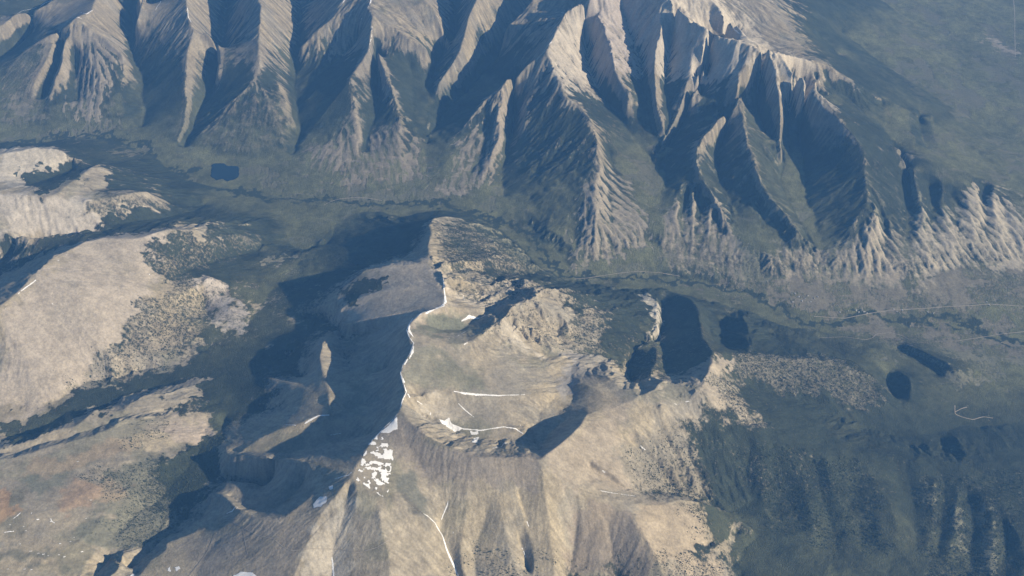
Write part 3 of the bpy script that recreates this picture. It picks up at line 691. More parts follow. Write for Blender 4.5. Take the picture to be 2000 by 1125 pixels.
# ---------------------------------------------------------------- what covers the ground
gx, gy = gradient(H)
SLOPE = np.hypot(gx, gy)
def smooth(a, b, x):
    t = np.clip((x - a) / (b - a), 0, 1); return t * t * (3 - 2 * t)
n1 = fbm(X, Y, 900, 5, 71); n2 = fbm(X, Y, 260, 5, 81); n3 = fbm(X, Y, 90, 4, 91); n4 = fbm(X, Y, 34, 3, 97)
line_z = 3500 - 30 * smooth(10000, 12500, Y)
forest = smooth(170, -170, H - line_z + (n1 - 0.5) * 420 + (n3 - 0.5) * 260)
forest *= 1 - 0.45 * smooth(0.75, 1.15, SLOPE + (n3 - .5) * .7)
COVER = [
 (.9, [(665,575),(690,545),(745,545),(752,560),(710,580),(690,600)]), (.1, [(520,508),(536,498),(550,503),(548,513),(530,515)]), (.15, [(583,520),(600,503),(613,499),(606,515),(590,530)]), (.2, [(470,600),(500,590),(495,610),(475,612)]), (.2, [(455,575),(475,565),(480,580)]), (.25, [(505,670),(540,668),(535,678),(510,680)]), (.2, [(600,575),(612,560),(618,572)]),

 (.45, [(1275,500),(1310,420),(1400,400),(1450,480),(1500,500),(1600,500),(1690,440),(1760,430),(1800,420),(1900,370),(2010,400),(2010,525),(1860,540),(1700,552),(1480,550)]),
 (.55, [(1240,548),(1500,548),(1760,553),(1900,530),(2010,520),(2010,600),(1760,612),(1600,600),(1400,565)]),
 (.62, [(1600,640),(1760,640),(2010,660),(2010,720),(1850,700),(1700,670)]),
 (.75, [(600,350),(760,375),(900,400),(900,415),(700,395),(560,372),(480,330)]),
 (.15, [(930,755),(1010,748),(1030,760),(960,768)]),
 (.05, [(1925,78),(1960,84),(2000,100),(2000,112),(1955,100)]), (.25, [(1765,66),(1800,78),(1860,98),(1850,106),(1790,88)]), (.2, [(1790,45),(1815,52),(1808,62),(1788,58)]),
 (.2, [(1690,608),(1560,598),(1540,575),(1600,590)]), (.25, [(1480,558),(1525,562),(1540,590),(1500,580)]), (.3, [(1660,645),(1720,630),(1760,650),(1700,668)]), (.25, [(1780,628),(1870,650),(1860,662),(1800,645)]),
 (.3, [(1700,690),(1750,700),(1750,708),(1720,700)]), (.35, [(1840,725),(1900,735),(1960,760),(1880,755)]), (.2, [(1390,600),(1405,603),(1425,618),(1400,615)]),
 (.2, [(100,268),(160,250),(230,245),(240,252),(130,275)]), (.35, [(200,290),(290,285),(270,305),(205,300)]),  # (share of the ground under trees, outline)
 (0.02, [(0,292),(70,285),(120,290),(165,318),(110,325),(60,345),(35,372),(0,376)]),
 (0.02, [(105,380),(165,340),(200,330),(235,345),(190,372),(170,382)]),
 (0.05, [(0,380),(110,378),(175,380),(205,425),(212,452),(130,460),(60,466),(0,472)]),
 (0.06, [(195,432),(230,415),(290,412),(315,395),(300,420),(240,430)]),
 (0.55, [(175,400),(230,378),(290,372),(318,392),(285,412),(215,425)]),
 (0.97, [(8,490),(20,470),(130,464),(200,450),(215,432),(300,420),(330,440),(250,462),(140,480),(30,500)]),
 (0.97, [(50,335),(90,322),(160,318),(190,325),(130,350),(85,380),(40,360)]),
 (0.02, [(0,610),(85,530),(150,487),(200,460),(300,455),(325,470),(310,520),(262,600),(240,640),(185,690),(150,740),(60,800),(0,790)]),
 (0.05, [(150,690),(200,690),(218,752),(160,742),(130,772),(60,806),(0,780),(60,720)]),
 (0.04, [(330,452),(345,441),(430,438),(415,456),(350,468)]),
 (0.72, [(300,480),(345,468),(470,452),(505,480),(400,518),(330,552),(290,520)]),
 (0.80, [(245,645),(262,585),(335,560),(395,545),(402,590),(425,640),(400,672),(320,700),(240,735),(215,690)]),
 (0.35, [(388,565),(410,540),(440,560),(480,630),(450,650),(405,610)]),
 (0.35, [(230,700),(300,660),(330,690),(420,650),(425,672),(330,720),(240,735)]),
 (0.99, [(0,800),(60,810),(130,776),(165,750),(215,762),(232,738),(330,718),(400,692),(445,660),(455,690),(430,732),(370,742),(300,762),(240,782),(205,808),(150,818),(100,850),(0,874)]),
 (0.04, [(0,885),(60,862),(110,835),(150,830),(185,798),(205,815),(245,775),(320,760),(420,732),(412,765),(360,800),(150,850),(40,890)]),
 (0.03, [(0,905),(240,836),(350,806),(400,806),(405,828),(378,872),(330,892),(305,908),(245,926),(235,958),(245,975),(200,1010),(130,1000),(150,1060),(240,1085),(190,1125),(0,1125)]),
 (0.60, [(200,925),(250,925),(300,905),(300,960),(250,985),(215,1000),(230,960)]),
 (0.99, [(252,985),(300,918),(378,885),(408,830),(440,850),(428,930),(402,962),(330,1012),(262,1010)]),
 (0.45, [(215,1000),(300,985),(330,1020),(300,1050),(240,1080),(200,1060)]),
 (0.98, [(425,800),(455,730),(480,640),(540,560),(600,500),(650,470),(640,540),(560,600),(500,700),(450,800),(440,860),(405,870)]),
 (0.62, [(870,440),(930,440),(990,470),(1050,530),(1000,545),(960,520),(880,530),(860,500)]),
 (0.45, [(845,425),(900,430),(880,460),(850,470)]),
 (0.40, [(845,480),(870,520),(960,550),(1050,548),(1060,565),(900,580),(870,560)]),
 (0.0, [(690,935),(780,800),(900,890),(1056,898),(1110,960),(1130,1000),(1110,1080),(870,1070),(640,1200),(350,1200),(430,1030)]),
 (0.0, [(800,690),(860,600),(940,600),(985,625),(1060,710),(1090,770),(1040,840),(900,860),(800,800)]),
 (0.05, [(1000,590),(1060,575),(1100,580),(1110,620),(1050,600)]),
 (0.93, [(1110,600),(1150,578),(1285,566),(1286,640),(1262,668),(1215,700),(1130,690),(1095,660)]),
 (0.25, [(1268,575),(1288,580),(1290,640),(1262,672),(1240,682),(1255,655),(1275,630)]),
 (0.60, [(1095,640),(1130,600),(1190,590),(1180,680),(1110,690)]),
 (0.0, [(1060,710),(1190,700),(1230,770),(1150,800),(1080,790)]),
 (0.80, [(1225,690),(1265,660),(1305,690),(1300,725),(1275,735),(1240,740)]),
 (0.92, [(1296,570),(1365,585),(1400,600),(1420,690),(1390,680),(1330,735),(1300,690)]),
 (0.0, [(1070,890),(1140,815),(1250,775),(1350,765),(1390,800),(1340,810),(1270,830),(1230,850),(1195,880),(1180,930),(1110,950)]),
 (0.03, [(1350,765),(1390,695),(1430,700),(1490,735),(1430,720),(1400,760),(1430,800),(1452,828),(1420,820)]),
 (0.93, [(1400,600),(1560,640),(1700,690),(1660,700),(1500,690),(1410,680)]),
 (0.52, [(1450,692),(1600,690),(1690,730),(1740,780),(1690,800),(1600,775),(1480,742),(1430,745)]),
 (0.60, [(1380,740),(1440,745),(1470,800),(1500,850),(1460,830),(1400,780)]),
 (0.97, [(1480,745),(1600,785),(1740,840),(1700,880),(1600,870),(1500,850)]),
 (0.93, [(1345,880),(1400,830),(1480,870),(1600,895),(1760,900),(2000,925),(2000,1200),(1430,1200),(1480,1045),(1390,985),(1370,940)]),
 (0.96, [(1340,995),(1375,985),(1475,1035),(1440,1060),(1385,1050)]),
 (0.25, [(1370,1075),(1430,1050),(1460,1030),(1440,1075),(1390,1100)]),
 (0.02, [(1230,985),(1340,990),(1370,1060),(1330,1080),(1290,1110),(1260,1060)]),
 (0.55, [(1800,920),(1830,940),(1815,1010),(1800,1000)]), (0.4, [(1850,985),(1872,985),(1865,1060),(1845,1090)]), (0.4, [(1920,1005),(1945,1005),(1935,1125),(1905,1125)]),
 (0.30, [(120,90),(200,95),(260,110),(205,150),(205,235),(150,240),(140,180)]),
 (0.62, [(0,120),(110,110),(80,240),(0,240)]),
 (0.66, [(440,200),(540,190),(575,270),(560,300),(470,305),(385,290)]),
 (0.55, [(640,260),(760,240),(828,280),(832,348),(720,360),(590,320)]),
 (0.5, [(900,270),(990,235),(985,300),(960,370),(860,388)]),
 (0.35, [(1150,300),(1190,310),(1260,420),(1262,475),(1150,525),(1115,520),(1140,440)]),
 (0.70, [(1165,230),(1210,235),(1270,310),(1270,380),(1215,340),(1170,300)]),
 (0.5, [(1290,470),(1330,400),(1420,410),(1440,500),(1440,540),(1280,500)]),
 (0.5, [(1490,520),(1540,470),(1600,500),(1600,545),(1520,548)]),
 (0.40, [(1660,520),(1690,440),(1740,430),(1760,540),(1700,545)]),
 (0.40, [(1775,540),(1800,430),(1860,430),(1960,370),(2000,450),(2010,515),(1850,535)]),
 (0.82, [(1440,200),(1460,200),(1600,520),(1570,490),(1450,290)]),
 (0.80, [(1690,290),(1730,300),(1770,420),(1750,440),(1700,400)]),
 (0.02, [(1300,-60),(1400,-40),(1500,60),(1560,30),(1520,90),(1600,150),(1620,200),(1560,170),(1480,110),(1360,50)]),
 (0.03, [(1080,90),(1140,10),(1280,-60),(1470,100),(1530,190),(1500,160),(1470,150),(1350,140),(1240,150),(1180,170),(1130,190)]),
 (0.05, [(1500,100),(1560,150),(1620,210),(1560,180),(1540,200),(1515,180)]),
 (0.10, [(500,-40),(580,-40),(575,90),(508,100)]), (0.15, [(600,-40),(725,-40),(725,80),(640,90),(590,60)]), (0.15, [(725,-20),(880,-40),(880,90),(800,60),(740,60)]),
 (0.10, [(340,-20),(440,-20),(435,70),(385,80),(350,60)]), (0.12,[(120,20),(180,10),(250,60),(240,110),(150,70)]), (0.3,[(900,-40),(1040,-40),(1010,60),(930,90)]),
]
rib = np.clip(-(H - blur(H, 24)) / 9.0, -1.5, 1.5)       # >0 in hollows, <0 on ribs
far_zone = smooth(9600, 10600, Y)
forest = np.clip(forest + .22 * rib * far_zone * (forest > .02) * (forest < .98), 0, 1)
def warp(m, a=14.0):
    r = np.clip(GR + a * (fbm(X, Y, 330, 4, 211) - .5) * 2.2 + a * .7 * (fbm(X, Y, 70, 3, 221) - .5) * 2, 0, NR - 1).astype(int)
    c = np.clip(GC + a * (fbm(X, Y, 330, 4, 231) - .5) * 2.2 + a * .7 * (fbm(X, Y, 70, 3, 241) - .5) * 2, 0, NC - 1).astype(int)
    return r, c
WR, WC = warp(None)
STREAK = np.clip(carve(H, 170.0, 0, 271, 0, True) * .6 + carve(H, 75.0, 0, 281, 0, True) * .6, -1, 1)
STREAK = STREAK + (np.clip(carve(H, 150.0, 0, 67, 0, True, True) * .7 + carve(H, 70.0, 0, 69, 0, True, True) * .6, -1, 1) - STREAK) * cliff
F = forest.copy()
for v, pl in COVER:
    far_ = np.array(pl)[:, 1].max() < 560 and np.array(pl)[:, 0].max() > 700 or np.array(pl)[:, 1].max() < 365
    m = soft_poly(px_poly(pl), 60 if far_ else 12)[WR, WC]
    m = smooth(0.2, 0.8, m + ((n3 - 0.5) * (.4 if far_ else 1.3) + (n4 - .5) * (.3 if far_ else .8) - far_ * (rib * .15 - .38 * STREAK)) * (m > 0.01))
    F = F + (v - F) * m
forest = np.clip(F + ((n2 - .5) * 0.35 + (.24 * rib - .12 * STREAK) * (.3 + .7 * far_zone)) * (F > 0.06), 0, 1)

def lin(c): return np.array(c, np.float32)
ground = np.zeros((NR, NC, 3), np.float32)
scree, tan_, grey, tundra = lin((.290, .252, .185)), lin((.335, .283, .192)), lin((.205, .188, .150)), lin((.165, .160, .105))
k = smooth(.38, .62, n1)[..., None]
ground[:] = scree + (tan_ - scree) * k
k = smooth(.52, .66, n2)[..., None] * 0.6
ground = ground + (grey - ground) * k
k = smooth(.55, .68, fbm(X, Y, 330, 5, 131))[..., None] * smooth(0.75, 0.35, SLOPE)[..., None] * 0.55
ground = ground + (tundra - ground) * k
# streaks of debris that follow the fall line
g2x, g2y = gradient(blur(H, 5)); gm = np.hypot(g2x, g2y) + 1e-5
along = fbm(X + 0 * X, Y, 70, 3, 141)
steep = smooth(.55, .95, SLOPE)
ground *= (1 + (n2 - .5) * .5 + (n3 - .5) * 0.5 + (n4 - .5) * 0.45)[..., None]
low = smooth(3250, 2850, H)[..., None]
ground = ground + (lin((.145, .146, .095)) - ground) * low * 0.85
st = carve(H, 95.0, 0, 251, 0, True) * .11 + carve(H, 42.0, 0, 261, 0, True) * .09
ground *= (1 + st * smooth(.22, .5, blur(SLOPE, 3)))[..., None]
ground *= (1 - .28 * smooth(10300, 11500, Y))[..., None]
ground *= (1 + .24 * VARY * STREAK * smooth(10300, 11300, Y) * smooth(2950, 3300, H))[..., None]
TINTS = [
 ((.42,.375,.295), .7, [(985,640),(1010,680),(1060,715),(1085,740),(1075,715),(1030,680),(1005,645)]),
 ((.42,.375,.295), .7, [(800,772),(850,772),(890,775),(905,800),(930,815),(900,815),(850,800),(805,790)]),
 ((.145,.14,.10), .5, [(850,705),(900,710),(925,735),(900,745),(860,735)]),
 ((.22,.205,.175), .7, [(1085,755),(1100,710),(1150,692),(1215,705),(1180,730),(1130,745),(1110,775)]),
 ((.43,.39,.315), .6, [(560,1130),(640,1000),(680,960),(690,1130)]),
 ((.42,.37,.29), .8, [(1075,95),(1140,0),(1200,-60),(1290,-60),(1400,60),(1475,95),(1530,180),(1480,170),(1440,150),(1350,150),(1240,150),(1170,150),(1110,190)]),
 ((.39,.335,.255), .85, [(660,600),(690,580),(700,560),(760,515),(835,505),(866,548),(868,600),(800,635),(690,645)]),  # shoulder west of the crest: paler colour stands in for fuller sunlight
 ((.15,.148,.105), .85, [(210,925),(330,905),(335,1010),(300,1060),(200,1078),(150,1060),(205,1000)]),
 ((.12,.12,.085), .7, [(0,1075),(70,1080),(130,1100),(120,1112),(0,1100)]),
 ((.15,.155,.11), .7, [(50,925),(110,915),(160,925),(120,960),(60,960)]),
 ((.175,.155,.11), .9, [(1240,545),(1500,545),(1760,550),(1900,530),(2010,520),(2010,700),(1800,680),(1600,640),(1400,590),(1240,560)]),
 ((.30,.26,.20), .8, [(1925,78),(1960,84),(2000,100),(2000,112),(1955,100)]),
 ((.165,.15,.11), .85, [(1440,690),(1600,688),(1690,715),(1750,790),(1690,805),(1560,775),(1430,748)]),
 ((.20,.18,.135), .6, [(1195,900),(1240,860),(1330,830),(1390,978),(1300,970)]),
 ((.36,.31,.245), .8, [(0,610),(85,530),(150,487),(200,460),(300,455),(325,470),(310,520),(262,600),(240,640),(185,690),(150,740),(60,800),(0,790)]),  # (albedo, strength, outline); left slope paled in place of missing sunlight
 ((.31,.265,.195), .8, [(1115,525),(1130,440),(1165,330),(1190,320),(1262,430),(1262,480),(1160,515)]),
 ((.30,.255,.19), .75, [(1290,480),(1330,390),(1400,395),(1440,470),(1440,545),(1330,505)]),
 ((.34,.29,.21), .85, [(1490,545),(1550,470),(1590,500),(1640,520),(1690,430),(1760,440),(1760,545)]),
 ((.38,.33,.24), .9, [(1775,545),(1795,430),(1860,420),(1900,355),(1960,365),(2000,440),(2010,520),(1870,535)]),
 ((.29,.245,.185), .7, [(860,388),(900,260),(1000,235),(970,370)]),
 ((.26,.22,.165), .7, [(580,330),(650,250),(828,270),(832,350),(720,362)]),
 ((.26,.225,.17), .7, [(130,85),(260,95),(205,240),(130,240)]),
 ((.46,.40,.30), .9, [(1305,-30),(1390,-30),(1500,90),(1580,160),(1620,205),(1470,98),(1360,50)]),
 ((.32,.275,.235), .7, [(1150,-30),(1215,-10),(1240,110),(1225,170),(1190,130),(1165,40)]),
 ((.33,.275,.20), .7, [(1060,895),(1140,815),(1240,780),(1230,850),(1190,900),(1230,965),(1130,960)]),
 ((.35,.285,.195), .8, [(1230,985),(1340,985),(1370,1060),(1420,1110),(1290,1120),(1260,1050)]),
 ((.33,.28,.205), .7, [(1350,770),(1400,690),(1440,705),(1400,760),(1450,830),(1400,800)]),
 ((.33,.215,.13), .7, [(135,960),(165,930),(190,950),(200,990),(160,1000),(125,1000)]),
 ((.31,.235,.155), .6, [(160,930),(245,960),(200,985),(140,1005),(110,990)]),
 ((.37,.23,.12), .7, [(-20,950),(30,950),(40,1000),(20,1030),(-20,1010)]),
 ((.31,.235,.15), .6, [(190,870),(260,850),(270,880),(200,905),(60,930),(60,900)]),
 ((.42,.35,.23), .7, [(230,860),(290,835),(370,850),(330,890),(270,895)]),
 ((.40,.33,.26), .7, [(330,825),(400,808),(395,850),(350,880)]),
 ((.13,.14,.095), .8, [(812,618),(850,608),(900,612),(942,628),(925,645),(880,660),(815,655),(805,640)]),
 ((.17,.17,.115), .55, [(800,690),(850,690),(930,720),(950,765),(880,760),(800,740)]),
 ((.40,.35,.27), .6, [(870,560),(940,560),(1000,545),(1050,552),(980,580),(940,600),(880,600)]),
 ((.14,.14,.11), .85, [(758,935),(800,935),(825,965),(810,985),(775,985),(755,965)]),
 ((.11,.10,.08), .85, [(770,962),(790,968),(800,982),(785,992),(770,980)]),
 ((.21,.18,.15), .6, [(730,850),(790,815),(860,870),(1050,898),(1060,960),(900,960),(800,930)]),
 ((.22,.19,.15), .6, [(440,1030),(560,1020),(640,1000),(560,1125),(380,1125),(350,1070)]),
 ((.23,.185,.14), .6, [(1130,975),(1230,1005),(1290,1125),(1110,1125)]),
 ((.34,.31,.27), .6, [(1080,750),(1110,700),(1150,690),(1120,760),(1100,790)]),
 ((.40,.36,.30), .8, [(0,385),(170,380),(205,430),(215,455),(60,465),(0,472)]),
 ((.44,.39,.30), .8, [(185,432),(240,415),(300,405),(305,420),(230,432)]),
 ((.42,.38,.31), .7, [(0,290),(90,287),(160,318),(60,350),(0,375)]),
 ((.40,.36,.32), .7, [(385,565),(410,540),(440,560),(480,630),(455,650),(405,600)]),
 ((.46,.42,.34), .8, [(1265,578),(1288,580),(1288,640),(1262,672),(1235,690),(1255,655)]),
]
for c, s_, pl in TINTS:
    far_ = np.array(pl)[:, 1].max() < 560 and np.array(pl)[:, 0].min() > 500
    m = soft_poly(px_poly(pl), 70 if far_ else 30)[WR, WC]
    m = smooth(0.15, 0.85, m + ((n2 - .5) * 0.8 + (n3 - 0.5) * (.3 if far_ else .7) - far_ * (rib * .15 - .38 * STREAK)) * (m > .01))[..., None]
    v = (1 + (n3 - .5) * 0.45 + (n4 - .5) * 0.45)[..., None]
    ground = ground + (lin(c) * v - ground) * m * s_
# forest kinds: dark spruce, paler aspen and meadow on the valley floor
valley = smooth(0.44, 0.16, blur(SLOPE, 3)) * smooth(3500, 3150, H) * smooth(6900, 8000, Y)
leaf = lin((.035, .042, .027)) + (lin((.132, .134, .068)) - lin((.035, .042, .027))) * np.clip(valley * 0.75 + smooth(.5, .7, n1) * .25, 0, 1)[..., None]
leaf *= (1 + (n2 - .5) * 0.6 + (n3 - .5) * .7 + (n4 - .5) * .6)[..., None]
open_ = np.maximum(smooth(.55, .70, fbm(X, Y, 240, 5, 151)), .8 * smooth(.58, .70, fbm(X * .6, Y * 1.6, 120, 4, 152))) * valley
forest = np.clip(forest - open_ * 0.55, 0, 1)
EAST = smooth(2500, 6000, X + 0.25 * (Y - 10000)) * smooth(2900, 2600, H) * smooth(9500, 12500, Y + 0.4 * X)
forest = np.clip(forest - EAST * smooth(.42, .66, fbm(X, Y * 0.45, 420, 5, 161)) * .55, 0, 1)
# darker woodland along the creek
_p = to_ground(LINES[1], 1); _m = np.zeros((NR, NC), np.float32)
for _k in range(len(_p) - 1):
    for _t in np.linspace(0, 1, 12):
        _r, _c = _p[_k, :2] * (1 - _t) + _p[_k + 1, :2] * _t
        if 0 <= _r < NR - 1 and 0 <= _c < NC - 1: _m[int(_r), int(_c)] = 1
_m = smooth(.055, .10, blur(_m, 10)[WR, WC] + (n3 - .5) * .05)
forest = forest + (1 - forest) * _m
leaf = leaf + (lin((.036, .044, .030)) - leaf) * _m[..., None]
print("cover", time.time() - T0)
# ---------------------------------------------------------------- materials
def nodes_of(name):
    m = bpy.data.materials.new(name); m.use_nodes = True
    nt = m.node_tree; b = nt.nodes["Principled BSDF"]
    b.inputs["Roughness"].default_value = 0.95
    b.inputs["Specular IOR Level"].default_value = 0.1
    return m, nt, b
def nd(nt, t, **kw):
    n = nt.nodes.new(t)
    for k, v in kw.items(): setattr(n, k, v)
    return n
def math_(nt, op, a, b=None, clamp=False):
    n = nd(nt, "ShaderNodeMath", operation=op, use_clamp=clamp)
    for i, v in enumerate((a, b)):
        if v is None: continue
        if isinstance(v, (int, float)): n.inputs[i].default_value = v
        else: nt.links.new(v, n.inputs[i])
    return n.outputs[0]
def noise(nt, vec, scale, detail=3.0, rough=0.55):
    n = nd(nt, "ShaderNodeTexNoise")
    n.inputs["Scale"].default_value = scale; n.inputs["Detail"].default_value = detail; n.inputs["Roughness"].default_value = rough
    nt.links.new(vec, n.inputs["Vector"])
    return n.outputs["Fac"]
def mixc(nt, fac, a, b):
    n = nd(nt, "ShaderNodeMix", data_type='RGBA')
    nt.links.new(fac, n.inputs[0])
    for i, v in ((6, a), (7, b)):
        if isinstance(v, tuple): n.inputs[i].default_value = v
        else: nt.links.new(v, n.inputs[i])
    return n.outputs[2]
def scalec(nt, col, fac):
    n = nd(nt, "ShaderNodeVectorMath", operation='SCALE')
    nt.links.new(col, n.inputs[0]); nt.links.new(fac, n.inputs[3])
    return n.outputs[0]
def terrain_material():
    m, nt, b = nodes_of("mountain ground")
    pos = nd(nt, "ShaderNodeTexCoord").outputs["Object"]
    gcol = nd(nt, "ShaderNodeAttribute", attribute_name="ground").outputs["Color"]
    lcol = nd(nt, "ShaderNodeAttribute", attribute_name="leaf").outputs["Color"]
    ff = nd(nt, "ShaderNodeAttribute", attribute_name="forest").outputs["Fac"]
    sp = nd(nt, "ShaderNodeAttribute", attribute_name="patchiness").outputs["Fac"]
    # single trees and gaps
    t = math_(nt, 'ADD', math_(nt, 'MULTIPLY', math_(nt, 'SUBTRACT', noise(nt, pos, 1 / 34.0, 4.0, .72), 0.5), sp), ff)
    cover = nd(nt, "ShaderNodeMapRange", interpolation_type='SMOOTHSTEP')
    nt.links.new(t, cover.inputs[0]); cover.inputs[1].default_value = 0.20; cover.inputs[2].default_value = 0.80
    # bare places stay bare, closed forest stays closed
    lo = nd(nt, "ShaderNodeMapRange"); nt.links.new(ff, lo.inputs[0]); lo.inputs[1].default_value = 0.03; lo.inputs[2].default_value = 0.14
    cov = math_(nt, 'MULTIPLY', cover.outputs[0], lo.outputs[0])
    gv = math_(nt, 'ADD', math_(nt, 'MULTIPLY', noise(nt, pos, 1 / 22.0, 6, .72), 1.35), 0.325)
    lv = math_(nt, 'ADD', math_(nt, 'MULTIPLY', noise(nt, pos, 1 / 15.0, 3, .7), 1.5), 0.25)
    col = mixc(nt, cov, scalec(nt, gcol, gv), scalec(nt, lcol, lv))
    nt.links.new(col, b.inputs["Base Color"])
    h1 = math_(nt, 'MULTIPLY', math_(nt, 'MULTIPLY', noise(nt, pos, 1 / 13.0, 2, .6), cov), 16.0)
    h2 = math_(nt, 'MULTIPLY', noise(nt, pos, 1 / 20.0, 5, .65), 7.0)
    bp = nd(nt, "ShaderNodeBump"); bp.inputs["Distance"].default_value = 1.0; bp.inputs["Strength"].default_value = 0.75
    nt.links.new(math_(nt, 'ADD', h1, h2), bp.inputs["Height"])
    nt.links.new(bp.outputs[0], b.inputs["Normal"])
    return m
M_GROUND = terrain_material()
def plain_material(name, col, var, scale, rough=0.9, spec=0.1):
    m, nt, b = nodes_of(name)
    pos = nd(nt, "ShaderNodeTexCoord").outputs["Object"]
    f = noise(nt, pos, scale, 4)
    c = mixc(nt, f, tuple(x * (1 - var) for x in col) + (1,), tuple(min(1, x * (1 + var)) for x in col) + (1,))
    nt.links.new(c, b.inputs["Base Color"]); b.inputs["Roughness"].default_value = rough; b.inputs["Specular IOR Level"].default_value = spec
    return m
M_SNOW = plain_material("old snow", (.80, .79, .76), .16, 1 / 14.0, .7, .2)
M_ROAD = plain_material("dusty road", (.30, .265, .21), .3, 1 / 60.0)
M_LAKE = plain_material("lake water", (.010, .022, .035), .2, 1 / 200.0, .12, .5)
M_TREE = plain_material("conifer foliage", (.048, .058, .034), .5, 1 / 40.0)
M_WALL = plain_material("cabin boards", (.30, .26, .20), .2, 1 / 8.0)
M_ROOF = plain_material("cabin roof metal", (.36, .35, .33), .2, 1 / 20.0, .5, .4)
M_SOIL = plain_material("valley soil", (.14, .14, .10), .3, 1 / 900.0)

# ---------------------------------------------------------------- terrain, split where mountain meets valley
def tag(o, label=None, cat=None, group=None, kind=None):
    for k_, v in (("label", label), ("category", cat), ("group", group), ("kind", kind)):
        if v: o[k_] = v
    return o
n_x, n_y = gradient(H)
NRM = np.stack([-n_x, -n_y, np.ones_like(H)], -1); NRM /= np.linalg.norm(NRM, axis=-1, keepdims=True)
def mesh_np(name, co, faces, k=4):
    me = bpy.data.meshes.new(name)
    me.vertices.add(len(co)); me.vertices.foreach_set("co", np.ascontiguousarray(co, np.float32).ravel())
    me.loops.add(faces.size); me.loops.foreach_set("vertex_index", np.ascontiguousarray(faces, np.int32).ravel())
    me.polygons.add(len(faces)); me.polygons.foreach_set("loop_start", np.arange(0, faces.size, k, dtype=np.int32))
    me.update(calc_edges=True)
    return me
def curve_y(line):
    l = np.array(line, float); x, y = at(l[:, 0], l[:, 1], l[:, 2]); o = np.argsort(x)
    return x[o], y[o]
fx, fy = curve_y(LINES[0])
foot_y = np.interp(X, fx, fy)
south = [(-160,288,2990),(0,283,2960),(80,284,2940),(165,314,2900),(275,337,2900),(345,402,2880),(440,438,2860),(560,470,2870),(640,478,2860),(690,413,2800),(780,424,2785),(860,412,2775),(905,415,2765),(960,442,2745),(1010,482,2715),(1060,528,2680),(1110,552,2665),(1290,560,2615),(1380,588,2600),(1450,606,2575),(1540,640,2540),(1750,660,2490),(1900,672,2450),(2250,690,2400)]
sx, sy = curve_y(south); south_y = np.interp(X, sx, sy)
crest = [(1200,-130,4330),(1330,22,4070),(1400,65,3960),(1500,98,3860),(1580,163,3660),(1630,208,3490),(1690,255,3290),(1760,292,3100),(1850,326,2940),(1950,366,2800),(2100,420,2640),(2250,460,2540)]
cx_, cy_ = curve_y(crest); crest_y = np.interp(X, cx_, cy_, left=1e9)
gulch = np.array([(155,1125,3800),(235,1040,3720),(300,985,3650),(380,895,3510),(425,810,3350),(455,700,3160),(520,580,2970),(620,480,2850),(665,410,2785)], float)
ux, uy = at(gulch[:, 0], gulch[:, 1], gulch[:, 2]); gulch_x = np.interp(Y, uy, ux)
draw = np.array([(1390,985,3120),(1360,757,3720),(1310,722,3300),(1294,650,2850),(1293,565,2640)], float)
vx, vy = at(draw[:, 0], draw[:, 1], draw[:, 2]); draw_x = np.interp(Y, np.sort(vy), vx[np.argsort(vy)])
zone = np.where(Y > foot_y, 0, np.where(Y > south_y, 2, np.where(X < gulch_x, 4, np.where(X > draw_x, 5, 3))))
zone = np.where((Y > crest_y) & (zone == 0), 1, zone)
PIECES = [("mountain_range", "far mountain range of steep spurs and shadowed gullies across the valley"),
          ("plain", "hazy wooded plain beyond the far range in the upper right corner"),
          ("valley", "forested valley floor running between the central mountain and the far range"),
          ("mountain", "bare tan central mountain with cirques and a long shadowed crest"),
          ("ridge", "broad bare ridge and tan benches on the left side of the gulch"),
          ("foothills", "dark forested foothills and ribs on the right of the central mountain")]
idx = np.arange(NR * NC).reshape(NR, NC)
quads = np.stack([idx[:-1, :-1], idx[:-1, 1:], idx[1:, 1:], idx[1:, :-1]], -1).reshape(-1, 4)
qz = zone[:-1, :-1].ravel()
CO = np.stack([X, Y, H], -1).reshape(-1, 3)
NF = NRM.reshape(-1, 3)
def attr(me, name, typ, data, field):
    a = me.attributes.new(name, typ, 'POINT'); a.data.foreach_set(field, np.ascontiguousarray(data, np.float32).ravel())
def rgba(a): return np.concatenate([a, np.ones((len(a), 1), np.float32)], 1)
G_ = ground.reshape(-1, 3); L_ = leaf.reshape(-1, 3)
